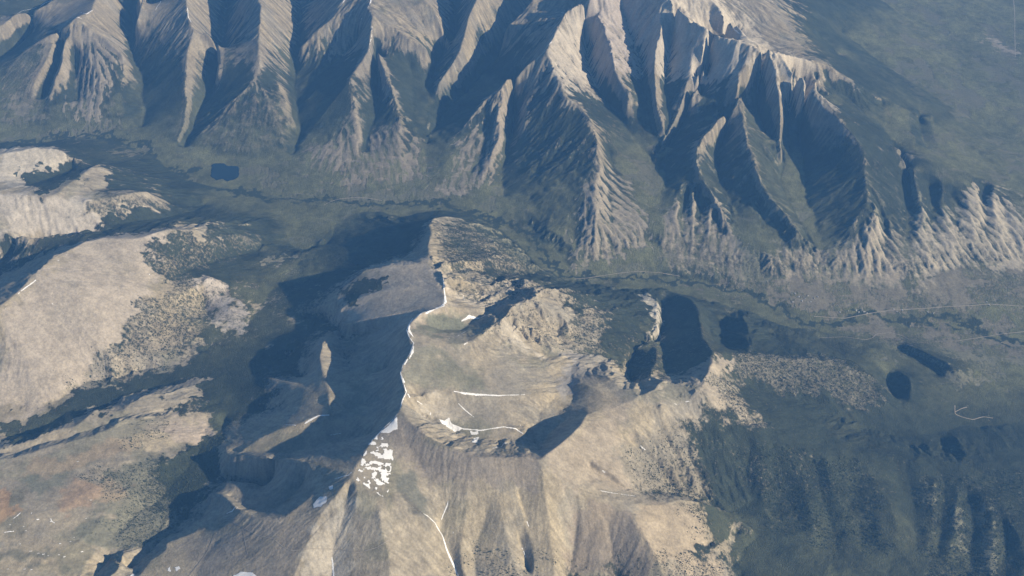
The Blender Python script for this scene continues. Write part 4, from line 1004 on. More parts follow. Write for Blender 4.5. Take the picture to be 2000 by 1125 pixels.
# where single trees stand as objects the ground below them is left open
TREES = [  # (density, keep of the ground cover, outline)
 (.50, .35, [(1195,905),(1240,862),(1330,830),(1350,880),(1388,975),(1300,968),(1240,950)]),
 (.5, .5, [(1380,738),(1440,745),(1480,850),(1440,838),(1395,790)]),
 (.42, .75, [(1440,692),(1600,690),(1690,720),(1745,785),(1690,800),(1560,770),(1430,745)]),
 (.50, .2, [(940,648),(1000,602),(1060,592),(1120,650),(1112,692),(1020,662),(960,662)]),
 (.42, .2, [(870,1085),(905,1068),(1060,1088),(1110,1080),(1110,1150),(870,1150)]),
 (.50, .2, [(1255,1100),(1275,1085),(1330,1078),(1425,1098),(1425,1150),(1255,1150)]),
 (.55, .3, [(1330,1030),(1335,1000),(1360,988),(1385,1000),(1380,1060),(1345,1050)]),
 (.40, .2, [(205,885),(225,858),(260,835),(300,815),(345,812),(345,860),(270,895)]),
 (.95, 1., [(252,985),(300,918),(378,885),(408,830),(440,850),(428,930),(402,962),(330,1012),(262,1010)]),
 (.55, .4, [(170,925),(250,920),(300,905),(330,1010),(250,1060),(200,1060),(215,990)]),
 (.40, .4, [(100,740),(190,690),(330,640),(330,720),(210,740),(130,770)]),
 (.45, .5, [(262,585),(330,560),(395,560),(420,640),(330,690),(250,650)]),
 (.45, .5, [(1100,600),(1150,585),(1180,690),(1110,690)]),
 (.40, .95, [(870,445),(960,440),(1050,530),(960,545),(870,520)]),
 (.60, .9, [(1395,860),(1480,872),(1640,890),(1700,900),(1740,1070),(1500,1050),(1470,960)]),
 (.50, .85, [(1800,920),(1990,930),(2000,1130),(1790,1130)]),
]
tx, ty = [], []
open_ground = np.ones((NR, NC), np.float32)
CLUMP = fbm(X, Y, 85, 4, 171)
trng = np.random.default_rng(5)
for dens, keep, pl in TREES:
    rc = px_poly(pl)
    m = soft_poly(rc, 20)[WR, WC]
    clump = smooth(.30, .66, CLUMP + (m - .75) * .6)
    open_ground *= 1 - (1 - keep) * m
    p = 1.35 * dens * m * clump * (CELL / 11.0) ** 2
    cnt_ = trng.poisson(np.clip(p, 0, 3)) * (m > .1)
    i, j = np.nonzero(cnt_)
    rep_ = cnt_[i, j]
    r_ = np.repeat(i, rep_) + trng.uniform(-.5, .5, rep_.sum()); c_ = np.repeat(j, rep_) + trng.uniform(-.5, .5, rep_.sum())
    rad = R0 * np.exp(D * r_); th_ = -TH + D * c_
    tx.append(rad * np.sin(th_)); ty.append(rad * np.cos(th_) + OY)
tx = np.concatenate(tx); ty = np.concatenate(ty)
forest = forest * open_ground

FO = forest.ravel(); PA = (2.1 - 1.35 * smooth(8800, 10800, Y) - .4 * cliff).ravel()
for k_, (nm, lab) in enumerate(PIECES):
    q = quads[qz == k_]
    used, inv = np.unique(q, return_inverse=True)
    me = mesh_np(nm, CO[used], inv.reshape(-1, 4))
    attr(me, "ground", 'FLOAT_COLOR', rgba(G_[used]), "color")
    attr(me, "leaf", 'FLOAT_COLOR', rgba(L_[used]), "color")
    attr(me, "forest", 'FLOAT', FO[used], "value")
    attr(me, "patchiness", 'FLOAT', PA[used], "value")
    me.polygons.foreach_set("use_smooth", np.ones(len(q), bool))
    me.normals_split_custom_set_from_vertices(NF[used])
    me.materials.append(M_GROUND)
    o = bpy.data.objects.new(nm, me); COL.objects.link(o)
    tag(o, label=lab, kind="structure")
print("terrain", time.time() - T0)
# the hills that go on beyond the surveyed ground on every side
kc, ka, kb = 24, 14, 16
ec = np.cumsum(1.32 ** np.arange(kc)); ec = ec / ec[-1] * math.radians(52) / D
ea = np.cumsum(1.30 ** np.arange(ka)); ea = ea / ea[-1] * math.log(R0 / 5700.0) / D
eb = np.cumsum(1.30 ** np.arange(kb)); eb = eb / eb[-1] * math.log(62000.0 / R1) / D
er = np.concatenate([-ea[::-1], np.arange(NR), NR - 1 + eb]); ecol = np.concatenate([-ec[::-1], np.arange(NC), NC - 1 + ec])
ER, EC = np.meshgrid(er, ecol, indexing='ij')
outside = np.maximum(np.maximum(-ER, ER - NR + 1), np.maximum(-EC, EC - NC + 1))
cell_out = (np.maximum(outside[:-1, :-1], outside[1:, 1:]) > 0)
id_ = np.arange(ER.size).reshape(ER.shape)
q = np.stack([id_[:-1, :-1], id_[:-1, 1:], id_[1:, 1:], id_[1:, :-1]], -1)[cell_out]
used, inv = np.unique(q, return_inverse=True)
r_, c_ = ER.ravel()[used], EC.ravel()[used]
rad = R0 * np.exp(D * r_); th_ = -TH + D * c_
ex, ey = rad * np.sin(th_), rad * np.cos(th_) + OY
far_off = outside.ravel()[used] * rad * D
fade = smooth(0, 2600, far_off)
edge = sample(H, r_, c_)
nz = fbm(ex, ey, 2600, 6, 501)
east = smooth(-2000, 4000, ex)
ez = edge + (2560 + (1 - east * .8) * 900 * np.maximum(nz - .35, 0) * 2 - edge) * fade + (fbm(ex, ey, 500, 5, 511) - .5) * 160 * smooth(0, 900, far_off)
me = mesh_np("hills", np.stack([ex, ey, ez], -1), inv.reshape(-1, 4))
ri_, ci_ = np.clip(r_, 0, NR - 1).astype(int), np.clip(c_, 0, NC - 1).astype(int)
f1 = smooth(0, 900, far_off)[:, None]
gcol = ground[ri_, ci_] * (1 - f1) + lin((.20, .185, .135)) * f1
lcol = leaf[ri_, ci_] * (1 - f1) + lin((.075, .085, .048)) * f1
attr(me, "ground", 'FLOAT_COLOR', rgba(gcol.astype(np.float32)), "color"); attr(me, "leaf", 'FLOAT_COLOR', rgba(lcol.astype(np.float32)), "color")
attr(me, "forest", 'FLOAT', forest[ri_, ci_] * (1 - f1[:, 0]) + np.clip(.35 + smooth(3500, 3000, ez) * .55, 0, 1) * f1[:, 0], "value")
attr(me, "patchiness", 'FLOAT', PA.reshape(NR, NC)[ri_, ci_], "value")
me.polygons.foreach_set("use_smooth", np.ones(len(me.polygons), bool)); me.materials.append(M_GROUND)
o = bpy.data.objects.new("hills", me); COL.objects.link(o); tag(o, label="wooded hills continuing past the mountains on every side", kind="structure")
# the land around and below, out to the horizon
S_ = 60000.0
o = bpy.data.objects.new("ground", mesh_np("ground", np.array([(-S_, -S_, 2290), (S_, -S_, 2290), (S_, S_, 2290), (-S_, S_, 2290)]), np.array([[0, 1, 2, 3]])))
o.data.materials.append(M_SOIL); COL.objects.link(o); tag(o, label="lower ground that carries the mountains out to the horizon", kind="structure")

def zat(x, y): return sample(H, *to_rc(np.asarray(x, float), np.asarray(y, float)))
# ---------------------------------------------------------------- conifers
def cone_mesh(name, seed):
    r = np.random.default_rng(seed)
    v = []; f = []
    for (z0, z1, rad, n) in ((0.10, 0.62, 1.0, 6), (0.40, 1.0, 0.68, 6)):
        b = len(v)
        for k in range(n):
            a = 2 * math.pi * (k + r.uniform(-.2, .2)) / n
            q = rad * r.uniform(.75, 1.15)
            v.append((q * math.cos(a), q * math.sin(a), z0 + r.uniform(-.04, .06)))
        v.append((0, 0, z1))
        f += [(b + k, b + (k + 1) % n, b + n) for k in range(n)]
    b = len(v)
    for k in range(3):
        a = 2 * math.pi * k / 3
        v.append((.12 * math.cos(a), .12 * math.sin(a), -0.1))
    v.append((0, 0, .6)); f += [(b + k, b + (k + 1) % 3, b + 3) for k in range(3)]
    return v, f
order = np.argsort(np.hypot(tx, ty))
tx, ty = tx[order], ty[order]
tz = zat(tx, ty)
# the nearest ones that the photograph frames are trees of their own
dz_ = tz - CAM_Z
depth = ty * CP - dz_ * SP
ppx = 1000 + FPX * tx / depth; ppy = 562.5 - FPX * (ty * SP + dz_ * CP) / depth
infr = (ppx > 8) & (ppx < 1990) & (ppy > 8) & (ppy < 1115)
vis = np.nonzero(infr)[0]
hx, hy, hz, _, _ = hit(ppx[vis[:900]], ppy[vis[:900]])
seen = np.hypot(hx - tx[vis[:900]], hy - ty[vis[:900]]) < 30
own = vis[:900][seen][:300]
TH_ = np.clip(trng.lognormal(2.28, .40, len(tx)), 5, 27) * (0.8 + 0.2 * smooth(3650, 3300, tz)); TW_ = TH_ * trng.uniform(.24, .36, len(tx))
protos = []
for s_ in range(4):
    v, f = cone_mesh("conifer_tree", 40 + s_)
    me = mesh_np("conifer_tree", np.array(v), np.array(f), 3); me.materials.append(M_TREE); protos.append((np.array(v, np.float32), np.array(f, np.int32), me))
NEAR = []
for k_ in own:
    o = bpy.data.objects.new("conifer_tree", protos[k_ % 4][2])
    o.location = (tx[k_], ty[k_], tz[k_]); o.scale = (TW_[k_], TW_[k_], TH_[k_]); o.rotation_euler = (0, 0, float(trng.uniform(0, 6.28)))
    COL.objects.link(o); NEAR.append((o, k_))
    side = "in the gullies at the bottom middle of the slope" if ppx[k_] < 1180 else "at the forest edge on the tan slope at bottom right"
    if ppx[k_] < 600: side = "in the dark forest at lower left"
    tag(o, label="small dark conifer " + side, cat="tree", group="conifers " + side)
rest = np.setdiff1d(np.arange(len(tx)), own)
print("trees", len(tx), len(own))
vs, fs, base = [], [], 0
for s_ in range(4):
    ids = rest[rest % 4 == s_]
    v, f, _ = protos[s_]
    v = v[:14]; f = f[:12]
    a = trng.uniform(0, 6.28, len(ids)); ca, sa = np.cos(a), np.sin(a)
    px_ = (v[None, :, 0] * ca[:, None] - v[None, :, 1] * sa[:, None]) * TW_[ids, None] + tx[ids, None]
    py_ = (v[None, :, 0] * sa[:, None] + v[None, :, 1] * ca[:, None]) * TW_[ids, None] + ty[ids, None]
    pz_ = v[None, :, 2] * TH_[ids, None] + tz[ids, None]
    vs.append(np.stack([px_, py_, pz_], -1).reshape(-1, 3))
    fs.append((f[None] + (np.arange(len(ids)) * len(v))[:, None, None]).reshape(-1, 3) + base)
    base += len(ids) * len(v)
me = mesh_np("conifer_forest", np.concatenate(vs), np.concatenate(fs), 3); me.materials.append(M_TREE)
o = bpy.data.objects.new("conifer_forest", me); COL.objects.link(o)
tag(o, label="scattered dark conifers thinning out towards the bare slopes", kind="stuff")
print("forest", time.time() - T0)

# ---------------------------------------------------------------- snow, lying on the ground
def islands(c):
    lab = np.zeros(c.shape, int); n = 0; out = []
    for i, j in zip(*np.nonzero(c)):
        if lab[i, j]: continue
        n += 1; todo = [(i, j)]; lab[i, j] = n; cells = 0
        while todo:
            a, b = todo.pop(); cells += 1
            for u, v in ((a + 1, b), (a - 1, b), (a, b + 1), (a, b - 1)):
                if 0 <= u < c.shape[0] and 0 <= v < c.shape[1] and c[u, v] and not lab[u, v]:
                    lab[u, v] = n; todo.append((u, v))
        out.append((cells, n))
    return lab, sorted(out, reverse=True)
def drape(name, inside, x0, x1, y0, y1, step, mat, lift=2.0, part=None):
    nx = max(int((x1 - x0) / step), 2) + 1; ny = max(int((y1 - y0) / step), 2) + 1
    gx_, gy_ = np.meshgrid(np.linspace(x0, x1, nx), np.linspace(y0, y1, ny))
    keep_ = inside(gx_, gy_)
    c = keep_[:-1, :-1] & keep_[1:, :-1] & keep_[:-1, 1:] & keep_[1:, 1:]
    if not c.any(): return []
    lab, sizes = islands(c)
    return [drape_cells(name, gx_, gy_, lab == n, mat, lift) for k, (cells, n) in enumerate(sizes[:40]) if k == 0 or cells >= 4]
def drape_cells(name, gx_, gy_, c, mat, lift):
    ny, nx = gx_.shape
    id_ = np.arange(nx * ny).reshape(ny, nx)
    q = np.stack([id_[:-1, :-1], id_[:-1, 1:], id_[1:, 1:], id_[1:, :-1]], -1)[c]
    used, inv = np.unique(q, return_inverse=True)
    gxf, gyf = gx_.ravel()[used], gy_.ravel()[used]
    me = mesh_np(name, np.stack([gxf, gyf, zat(gxf, gyf) + lift], -1), inv.reshape(-1, 4))
    me.polygons.foreach_set("use_smooth", np.ones(len(me.polygons), bool))
    me.materials.append(mat)
    o = bpy.data.objects.new(name, me); COL.objects.link(o)
    return o
def band(pts, widths, ragged=.45, seed=0):
    """inside-test of a band along a line seen from the aircraft; widths in metres at each point"""
    P = np.array(pts, float); x, y, z, _, _ = hit(P[:, 0], P[:, 1])
    W = np.array(widths, float) / 2
    def f(gx_, gy_):
        best = np.full(gx_.shape, 1e9)
        for k in range(len(x) - 1):
            dx, dy = x[k + 1] - x[k], y[k + 1] - y[k]
            L2 = dx * dx + dy * dy + 1e-9
            t = np.clip(((gx_ - x[k]) * dx + (gy_ - y[k]) * dy) / L2, 0, 1)
            d = np.hypot(gx_ - x[k] - t * dx, gy_ - y[k] - t * dy)
            w = W[k] + (W[k + 1] - W[k]) * t
            best = np.minimum(best, d - w * (1 + ragged * 2 * (fbm(gx_, gy_, 45, 3, 200 + seed) - .5)))
        return best < 0
    m = W.max() * 1.6 + 6
    return f, (x.min() - m, x.max() + m, y.min() - m, y.max() + m)
def blob(pts, thr=None, seed=0, scale=40):
    P = np.array(pts, float); x, y, z, _, _ = hit(P[:, 0], P[:, 1])
    def f(gx_, gy_):
        wx = gx_ + 22 * (fbm(gx_, gy_, 50, 3, 300 + seed) - .5); wy = gy_ + 22 * (fbm(gx_, gy_, 50, 3, 310 + seed) - .5)
        ins = np.zeros(gx_.shape, bool)
        n = len(x)
        for k in range(n):
            a, b = k, (k + 1) % n
            if y[a] == y[b]: continue
            ins ^= ((wy >= y[a]) != (wy >= y[b])) & (wx < x[a] + (wy - y[a]) * (x[b] - x[a]) / (y[b] - y[a]))
        if thr is not None: ins &= fbm(gx_, gy_, scale, 4, 320 + seed) > thr
        return ins
    return f, (x.min() - 12, x.max() + 12, y.min() - 12, y.max() + 12)
def snow(label, spec, group=None, step=4.0):
    f, (x0, x1, y0, y1) = spec
    for k, o in enumerate(drape("snow_patch", f, x0, x1, y0, y1, step, M_SNOW)):
        if k == 0 or group: tag(o, label=label, cat="snow patch", group=group)
        elif "net of snow" in label: tag(o, label="loose white patch of the broken snow net just right of the summit", cat="snow patch", group="loose patches of the snow net")
        else: tag(o, label="small white snow fragment lying beside a larger snow streak or drift", cat="snow patch", group="loose snow fragments")
SNOW = [
 ("broken net of snow patches on the slope just right of the summit", blob([(707,895),(722,862),(742,848),(768,880),(764,935),(756,978),(735,962),(694,938)], .495, 1, 36)),
 ("white snow wedge at the top corner of that shadowed crest above the net of patches", blob([(742,845),(758,832),(776,812),(778,838),(768,842),(760,846)], None, 2)),
 ("long white snow streak lying straight across the middle of the sunlit face", band([(885,764),(905,768),(930,771),(975,773),(1025,771)], [9,20,26,16,8], .4, 3)),
 ("slanting snow stripe above the cirque floor, below the long straight streak", band([(893,786),(907,800),(926,815)], [8,16,10], .5, 4)),
 ("curved snow band sweeping round the cirque floor", band([(880,828),(905,838),(940,841),(985,834),(1008,838),(1022,848)], [20,18,14,14,16,8], .5, 5)),
 ("irregular white snow blotch at the left end of the curved cirque band", blob([(856,818),(868,822),(878,815),(884,828),(905,836),(898,842),(872,834)], None, 6)),
 ("snow strip along the foot of the broken lower cirque wall", band([(958,876),(985,866),(1012,862)], [7,18,8], .7, 7)),
 ("small snow patch on the cirque floor under the curved band, left one", blob([(916,842),(934,842),(936,850),(920,850)], None, 8)),
 ("small snow patch on the cirque floor under the curved band, right one", blob([(924,855),(935,853),(932,865),(922,864)], None, 9)),
 ("bright snow lobe beside the dark bowl north of the green cirque floor", band([(902,627),(918,619),(935,622),(950,616)], [16,42,30,6], .5, 10)),
 ("thin snow line along the inner edge of the green cirque floor", band([(868,661),(888,660),(905,650),(921,642)], [5,9,10,6], .6, 11)),
 ("thin snow line on the short spur under the green cirque floor", band([(897,677),(910,671),(924,665)], [5,9,6], .6, 12)),
 ("snow cornice along the northern part of the main crest", band([(865,548),(868,572),(871,590)], [10,16,22], .4, 13)),
 ("snow drift at the bend of the main crest above the green cirque", band([(870,592),(862,598),(851,602)], [26,26,22], .5, 14)),
 ("elongated snow drift left of the crest bend", band([(847,605),(832,612)], [16,20], .5, 15)),
 ("oval snow drift on the crest between the bend and the notch", band([(822,613),(816,617)], [20,20], .5, 16)),
 ("snow edge following the notch in the main crest", band([(806,622),(798,636),(800,648),(807,658)], [14,26,26,12], .6, 17)),
 ("ragged snow drift on the crest below the notch", band([(808,676),(805,688),(800,700)], [10,32,14], .7, 18)),
 ("narrow snow drift on the crest where it swings left", band([(796,702),(790,712)], [16,16], .6, 19)),
 ("bright snow oval on the leftmost bulge of the main crest", band([(783,736),(789,746)], [20,30], .4, 20)),
 ("small snow drift at the crest just above the cirque headwall", band([(797,770),(800,776)], [16,18], .5, 21)),
 ("narrow snow lip on the shadowed crest falling towards the summit", band([(760,832),(745,842),(730,856),(718,874)], [14,14,10,6], .5, 22)),
 ("snow gully curving down the bare slope below the dark tundra hollow", band([(805,990),(835,1008),(850,1022),(864,1046),(873,1075),(885,1102),(899,1135)], [7,12,13,12,17,22,18], .35, 23)),
 ("snow strip joining that curving gully from the upper right", band([(876,972),(874,986),(864,1010),(858,1030)], [6,14,10,6], .4, 24)),
 ("thin snow line in the shallow gully right of the curving snow gully", band([(891,1014),(885,1040),(882,1068)], [4,6,4], .4, 25)),
 ("thin snow line among the short ribs near the bottom middle", band([(947,1019),(938,1036),(928,1062)], [4,7,3], .5, 26)),
 ("narrow snow streak in the middle of the southern slope", band([(1018,985),(1026,1010),(1036,1038)], [6,11,7], .4, 27)),
 ("narrow snow streak near the bottom edge in the southern slope", band([(1012,1053),(1024,1080),(1038,1118)], [5,10,7], .4, 28)),
 ("snow tongue in the gully straight below the summit at the bottom edge", band([(646,1076),(650,1100),(653,1140)], [5,16,20], .3, 29)),
 ("oval snow patch on the plateau left of the gully below the summit", blob([(611,984),(624,970),(638,968),(640,978),(626,990),(612,993)], None, 30)),
 ("small round snow patch above the oval patch near the summit", blob([(641,950),(649,948),(650,956),(642,958)], None, 31)),
 ("pair of snow blotches on the ridge left of the summit", band([(655,935),(668,931),(680,929),(686,923)], [10,14,16,18], .9, 32)),
 ("white snow curve on the sunlit knob inside the great shadow", band([(596,827),(607,820),(622,812),(642,811)], [18,24,20,14], .3, 33)),
 ("short straight snow bar on the knob left of the white curve", band([(543,831),(560,830),(577,831)], [7,11,12], .5, 34)),
 ("snow dash on the knob below the short straight bar", band([(580,841),(581,848)], [8,6], .4, 35)),
 ("white snow crescent on the spur between two dark cirques", band([(443,1003),(453,999),(464,991)], [8,16,12], .4, 36)),
 ("small snow dash just above the white crescent", band([(453,987),(459,984)], [6,6], .4, 37)),
 ("large white snow patch cut by the bottom edge of the view", blob([(455,1124),(470,1117),(492,1118),(503,1126),(495,1145),(460,1145)], None, 38)),
 ("round snow patch on the plateau near the bottom edge", blob([(341,1109),(350,1106),(352,1112),(344,1117)], None, 39)),
 ("ragged snow patch left of the round one on the plateau", blob([(328,1110),(333,1104),(334,1118),(328,1116)], None, 40)),
 ("flat snow patch between the two dark hollows at the bottom edge", blob([(253,1124),(258,1120),(264,1121),(262,1128),(254,1129)], None, 41)),
 ("curved snow patch on the red brown slope at lower left", band([(98,1010),(101,1018),(109,1023)], [8,14,8], .4, 42)),
 ("snow streak below the orange slope at the left edge", band([(4,1041),(15,1039),(27,1038)], [7,14,14], .7, 43)),
 ("snow cluster on the orange slope near the left edge", band([(28,1012),(36,1006),(42,1000)], [14,12,10], 1.2, 44)),
 ("thin slanting snow lines on the brown slope at lower left", band([(58,1008),(66,996),(74,985)], [4,7,5], .7, 45)),
 ("bright snow edge along the crest above the dark wedge at left", band([(34,575),(50,562),(70,547)], [8,18,12], .5, 46)),
 ("short snow drift on that crest near the top of the dark wedge", band([(106,513),(116,508)], [9,10], .5, 47)),
 ("tiny snow drift between the two drifts of the left crest", band([(92,527),(97,524)], [8,8], .5, 48)),
 ("snow line running down a gully on the broad left slope", band([(91,580),(103,594),(111,600),(124,616)], [6,10,5,7], .8, 49)),
 ("short snow dash at the foot of the broad left slope gully", band([(72,636),(76,644)], [7,8], .4, 50)),
 ("upright row of snow specks on the broad left ridge", band([(290,526),(293,542)], [8,8], 1.0, 51)),
 ("row of snow specks along the top of the left ridge", band([(247,483),(262,477),(280,472)], [5,6,6], .9, 52)),
 ("long bright snow line on the far crest at top left", band([(22,32),(42,22),(70,15)], [6,13,12], .5, 53)),
 ("bright snow line meeting the top edge on the far crest at left", band([(77,14),(88,6),(104,0),(116,-6)], [10,16,14,10], .5, 54)),
 ("bent snow line on the far peak with the broken cliff face", band([(137,44),(150,34),(160,37)], [14,20,10], .6, 55)),
 ("row of small snow spots right of the bent snow line on the far peak", band([(158,25),(168,28),(180,21)], [10,14,12], 1.1, 56)),
 ("straight snow stripe in a gully at the top edge, far range", band([(322,-10),(313,6),(303,21)], [14,14,8], .4, 57)),
 ("hooked snow line on the far spur below the top edge", band([(366,15),(368,34),(377,50)], [12,14,8], .4, 58)),
 ("short bright snow bar crossing the top edge over a blue gully", band([(678,-8),(672,2),(665,12)], [18,18,14], .6, 59)),
 ("snow drift at the top of the tall central far spur", band([(725,-8),(724,4),(718,16)], [18,18,10], .5, 60)),
 ("upright snow line on the crest of the tall central far spur", band([(727,52),(726,70),(721,98)], [12,9,5], .5, 61)),
 ("tiny white snow bar on the left flank of the tall far spur", band([(699,39),(707,36)], [11,11], .7, 62)),
 ("snow tip on the sharp shoulder of the great far mountain", band([(1066,94),(1073,86),(1080,80)], [12,16,8], .5, 63)),
 ("long snow line along the pale summit ridge of the great far mountain", band([(1380,-6),(1412,28),(1446,66),(1488,92)], [6,10,12,6], .5, 64)),
 ("second snow line below the long one on the pale summit ridge", band([(1345,-2),(1370,26),(1402,54),(1436,76)], [5,8,9,4], .6, 65)),
 ("pair of snow streaks high on the face of the great far mountain", band([(1190,18),(1196,36),(1200,55)], [8,8,5], .7, 66)),
 ("snow streak in the middle of the eastern scree slope", band([(1236,861),(1258,877),(1284,898)], [5,9,6], .5, 67)),
 ("snow streak in the hollow above the southeastern ridge road", band([(1163,911),(1186,926),(1222,956)], [6,9,6], .4, 68)),
 ("long thin snow line along the hollow of the southeastern ridge", band([(1157,956),(1196,963),(1240,969),(1276,972)], [5,10,8,5], .4, 69)),
 ("tiny white snow dash on the shoulder above the eastern trees, left", band([(1317,789),(1322,790)], [8,8], .3, 70)),
 ("tiny white snow dash on the shoulder above the eastern trees, right", band([(1339,785),(1346,784)], [9,9], .3, 71)),
 ("dim snow line inside the dark shadowed bowl", band([(1047,866),(1060,871),(1076,877)], [4,7,5], .5, 72)),
 ("dim snow line across the great western shadow", band([(622,872),(645,850),(668,846),(690,834)], [4,8,7,10], .6, 73)),
]
SNOW += [
 ("thin snow thread in a gully at the foot of the great far mountain", band([(1152,140),(1160,158),(1171,173)], [5,6,4], .7, 131)),
 ("row of snow spots high on the broad left slope beside its gully line", band([(118,606),(128,618),(140,634)], [5,6,4], 1.1, 132)),
 ("short snow dash in the rubble bowl beside its ragged ridge", band([(1072,762),(1080,766)], [7,7], .7, 133)),
 ("snow dash near the left edge above the forested band", band([(4,610),(10,604),(20,596)], [6,9,5], .7, 134)),
 ("thin continuous snow edge following the whole main crest", band([(866,545),(869,575),(867,598),(850,604),(822,612),(802,630),(794,645),(800,660),(808,670),(800,692),(790,706),(782,728),(787,746),(794,766),(786,782),(781,800),(770,817),(745,840),(722,870)], [10,13,15,14,13,14,14,11,10,13,11,12,13,11,10,10,11,12,8], .75, 130)),
 ("thin snow streak on the scree below the northern crest bend", band([(896,572),(905,577),(908,590)], [5,9,5], .8, 110)),
 ("row of thin snow streaks on the headwall left of the cirque blotch", band([(832,800),(842,806),(838,815)], [6,9,5], 1.1, 111)),
 ("snow patch high on the cirque headwall near the left bulge", band([(812,782),(824,790),(832,788)], [5,9,6], 1.0, 112)),
 ("thin snow streak slanting on the east face above the long bar", band([(968,722),(976,732),(983,742)], [5,6,4], .5, 113)),
 ("thin broken snow line beside the scree fans right of the east face", band([(1046,693),(1060,705),(1074,714)], [4,7,4], .8, 114)),
 ("short snow dash where the east face meets the rubble bowl", band([(1040,788),(1052,793),(1062,792)], [5,7,4], .7, 115)),
 ("thin snow rim line at the upper left edge of the dark lower bowl", band([(1006,838),(1018,829),(1032,821)], [4,8,6], .6, 116)),
 ("thin snow line in the second gully of the bare southern slope", band([(1024,1060),(1030,1078),(1036,1094)], [4,6,3], .7, 117)),
 ("faint snow thread high on the great far mountain, left of its pair of streaks", band([(1136,62),(1142,84),(1148,103)], [5,7,4], .7, 118)),
 ("faint snow thread on the pale rib of the great far mountain", band([(1215,22),(1220,42),(1224,60)], [5,7,4], .7, 119)),
 ("thin snow fleck row on the far spur right of the tall one", band([(742,0),(746,4),(752,6)], [7,8,6], .9, 120)),
 ("thin snow edge on the broad left ridge above its dark wedge tip", band([(150,480),(166,471),(184,465)], [4,6,4], .8, 121)),
 ("broken snow line under the low cliff at the far left", band([(2,366),(16,371),(34,378),(60,384)], [6,8,6,6], .9, 122)),
]
for lab, spec in SNOW: snow(lab, spec)
for k_, (a, b) in enumerate([(46,1029),(20,1025),(74,1015),(99,1019),(38,1063),(60,1077),(75,1081),(85,1083),(93,1086),(115,1084),(126,1088),(178,977),(167,1013),(144,1050),(138,1058),(118,1062),(50,1037),(15,1112),(48,1112),(62,1113),(124,1123),(160,1078),(195,1097),(152,902)]):
    a += 0.0
    snow("small white snow fleck scattered on the brown slope at lower left", band([(a - 1.5, b), (a + 2.0, b - .5)], [7 + k_ % 4, 8], .8, 80 + k_), "snow flecks on the lower left slope", 3.0)
print("snow", time.time() - T0)

# ---------------------------------------------------------------- roads, lake, cabins
def road(label, pts, width, lift=2.4):
    P = np.array(pts, float)
    t = np.concatenate([[0], np.cumsum(np.hypot(*np.diff(P, axis=0).T))])
    # rounded bends
    ts = np.arange(0, t[-1], 2.0)
    qx = np.interp(ts, t, P[:, 0]); qy = np.interp(ts, t, P[:, 1])
    for _ in range(4):
        qx[1:-1] = (qx[:-2] + 2 * qx[1:-1] + qx[2:]) / 4; qy[1:-1] = (qy[:-2] + 2 * qy[1:-1] + qy[2:]) / 4
    x, y, z, _, _ = hit(qx, qy)
    tx_, ty_ = np.gradient(x), np.gradient(y); l = np.hypot(tx_, ty_) + 1e-9
    nx_, ny_ = -ty_ / l, tx_ / l
    w = width / 2 * (0.8 + 0.4 * vnoise(ts / 6, ts * 0 + len(pts), 9))
    v = []
    for s_ in (-1, 0, 1):
        vx_, vy_ = x + nx_ * w * s_, y + ny_ * w * s_
        v.append(np.stack([vx_, vy_, zat(vx_, vy_) + lift], -1))
    n = len(x); co = np.concatenate(v); i = np.arange(n - 1)
    f = np.concatenate([np.stack([i + k * n, i + 1 + k * n, i + 1 + (k + 1) * n, i + (k + 1) * n], -1) for k in (0, 1)])
    me = mesh_np("road", co, f); me.materials.append(M_ROAD)
    me.polygons.foreach_set("use_smooth", np.ones(len(f), bool))
    o = bpy.data.objects.new("road", me); COL.objects.link(o); tag(o, label=label, kind="structure")
road("pale main valley road along the foot of the chalk cliffs", [(1590,618),(1650,622),(1700,612),(1740,606),(1800,603),(1850,599),(1900,597),(1930,594),(1980,597),(2020,600)], 8)
road("pale side road slanting up to the right edge below the valley road", [(1825,667),(1870,666),(1910,660),(1960,652),(2020,646)], 7)
road("winding pale track on the valley floor below the main road", [(1600,660),(1650,658),(1690,664),(1705,660),(1711,652),(1740,650),(1760,655),(1776,663)], 7)
road("pale curved road bend on the wooded valley floor", [(633,401),(645,394),(662,389),(690,386),(718,387),(746,392)], 8)
road("pale road crossing the valley below the white cliff", [(1122,545),(1150,543),(1180,538),(1215,533),(1245,530),(1290,533),(1330,540)], 7)
road("faint dirt road winding across the summit plateau", [(760,1055),(735,1070),(700,1080),(660,1073),(610,1072),(570,1076),(552,1068),(535,1053),(500,1045),(470,1028),(445,1015),(430,1023),(417,1050),(404,1080),(385,1105),(365,1130)], 6)
road("faint track climbing towards the summit over the plateau", [(656,998),(638,1018),(622,1035),(600,1060)], 5)
road("faint track running level along the rim of the dark cirque", [(438,1013),(470,1012),(500,1013)], 5)
road("faint track leaving the plateau road towards the bottom edge", [(474,1030),(478,1055),(484,1085)], 5)
road("looping forest track on the right hand foothill", [(1865,792),(1865,809),(1880,815),(1900,820),(1920,814),(1940,817)], 8)
road("short forest track above the looping one", [(1865,805),(1878,798),(1890,795)], 8)
road("straight road over the far plain at the right edge", [(1979,-8),(1982,30),(1982,70),(1983,112)], 10)

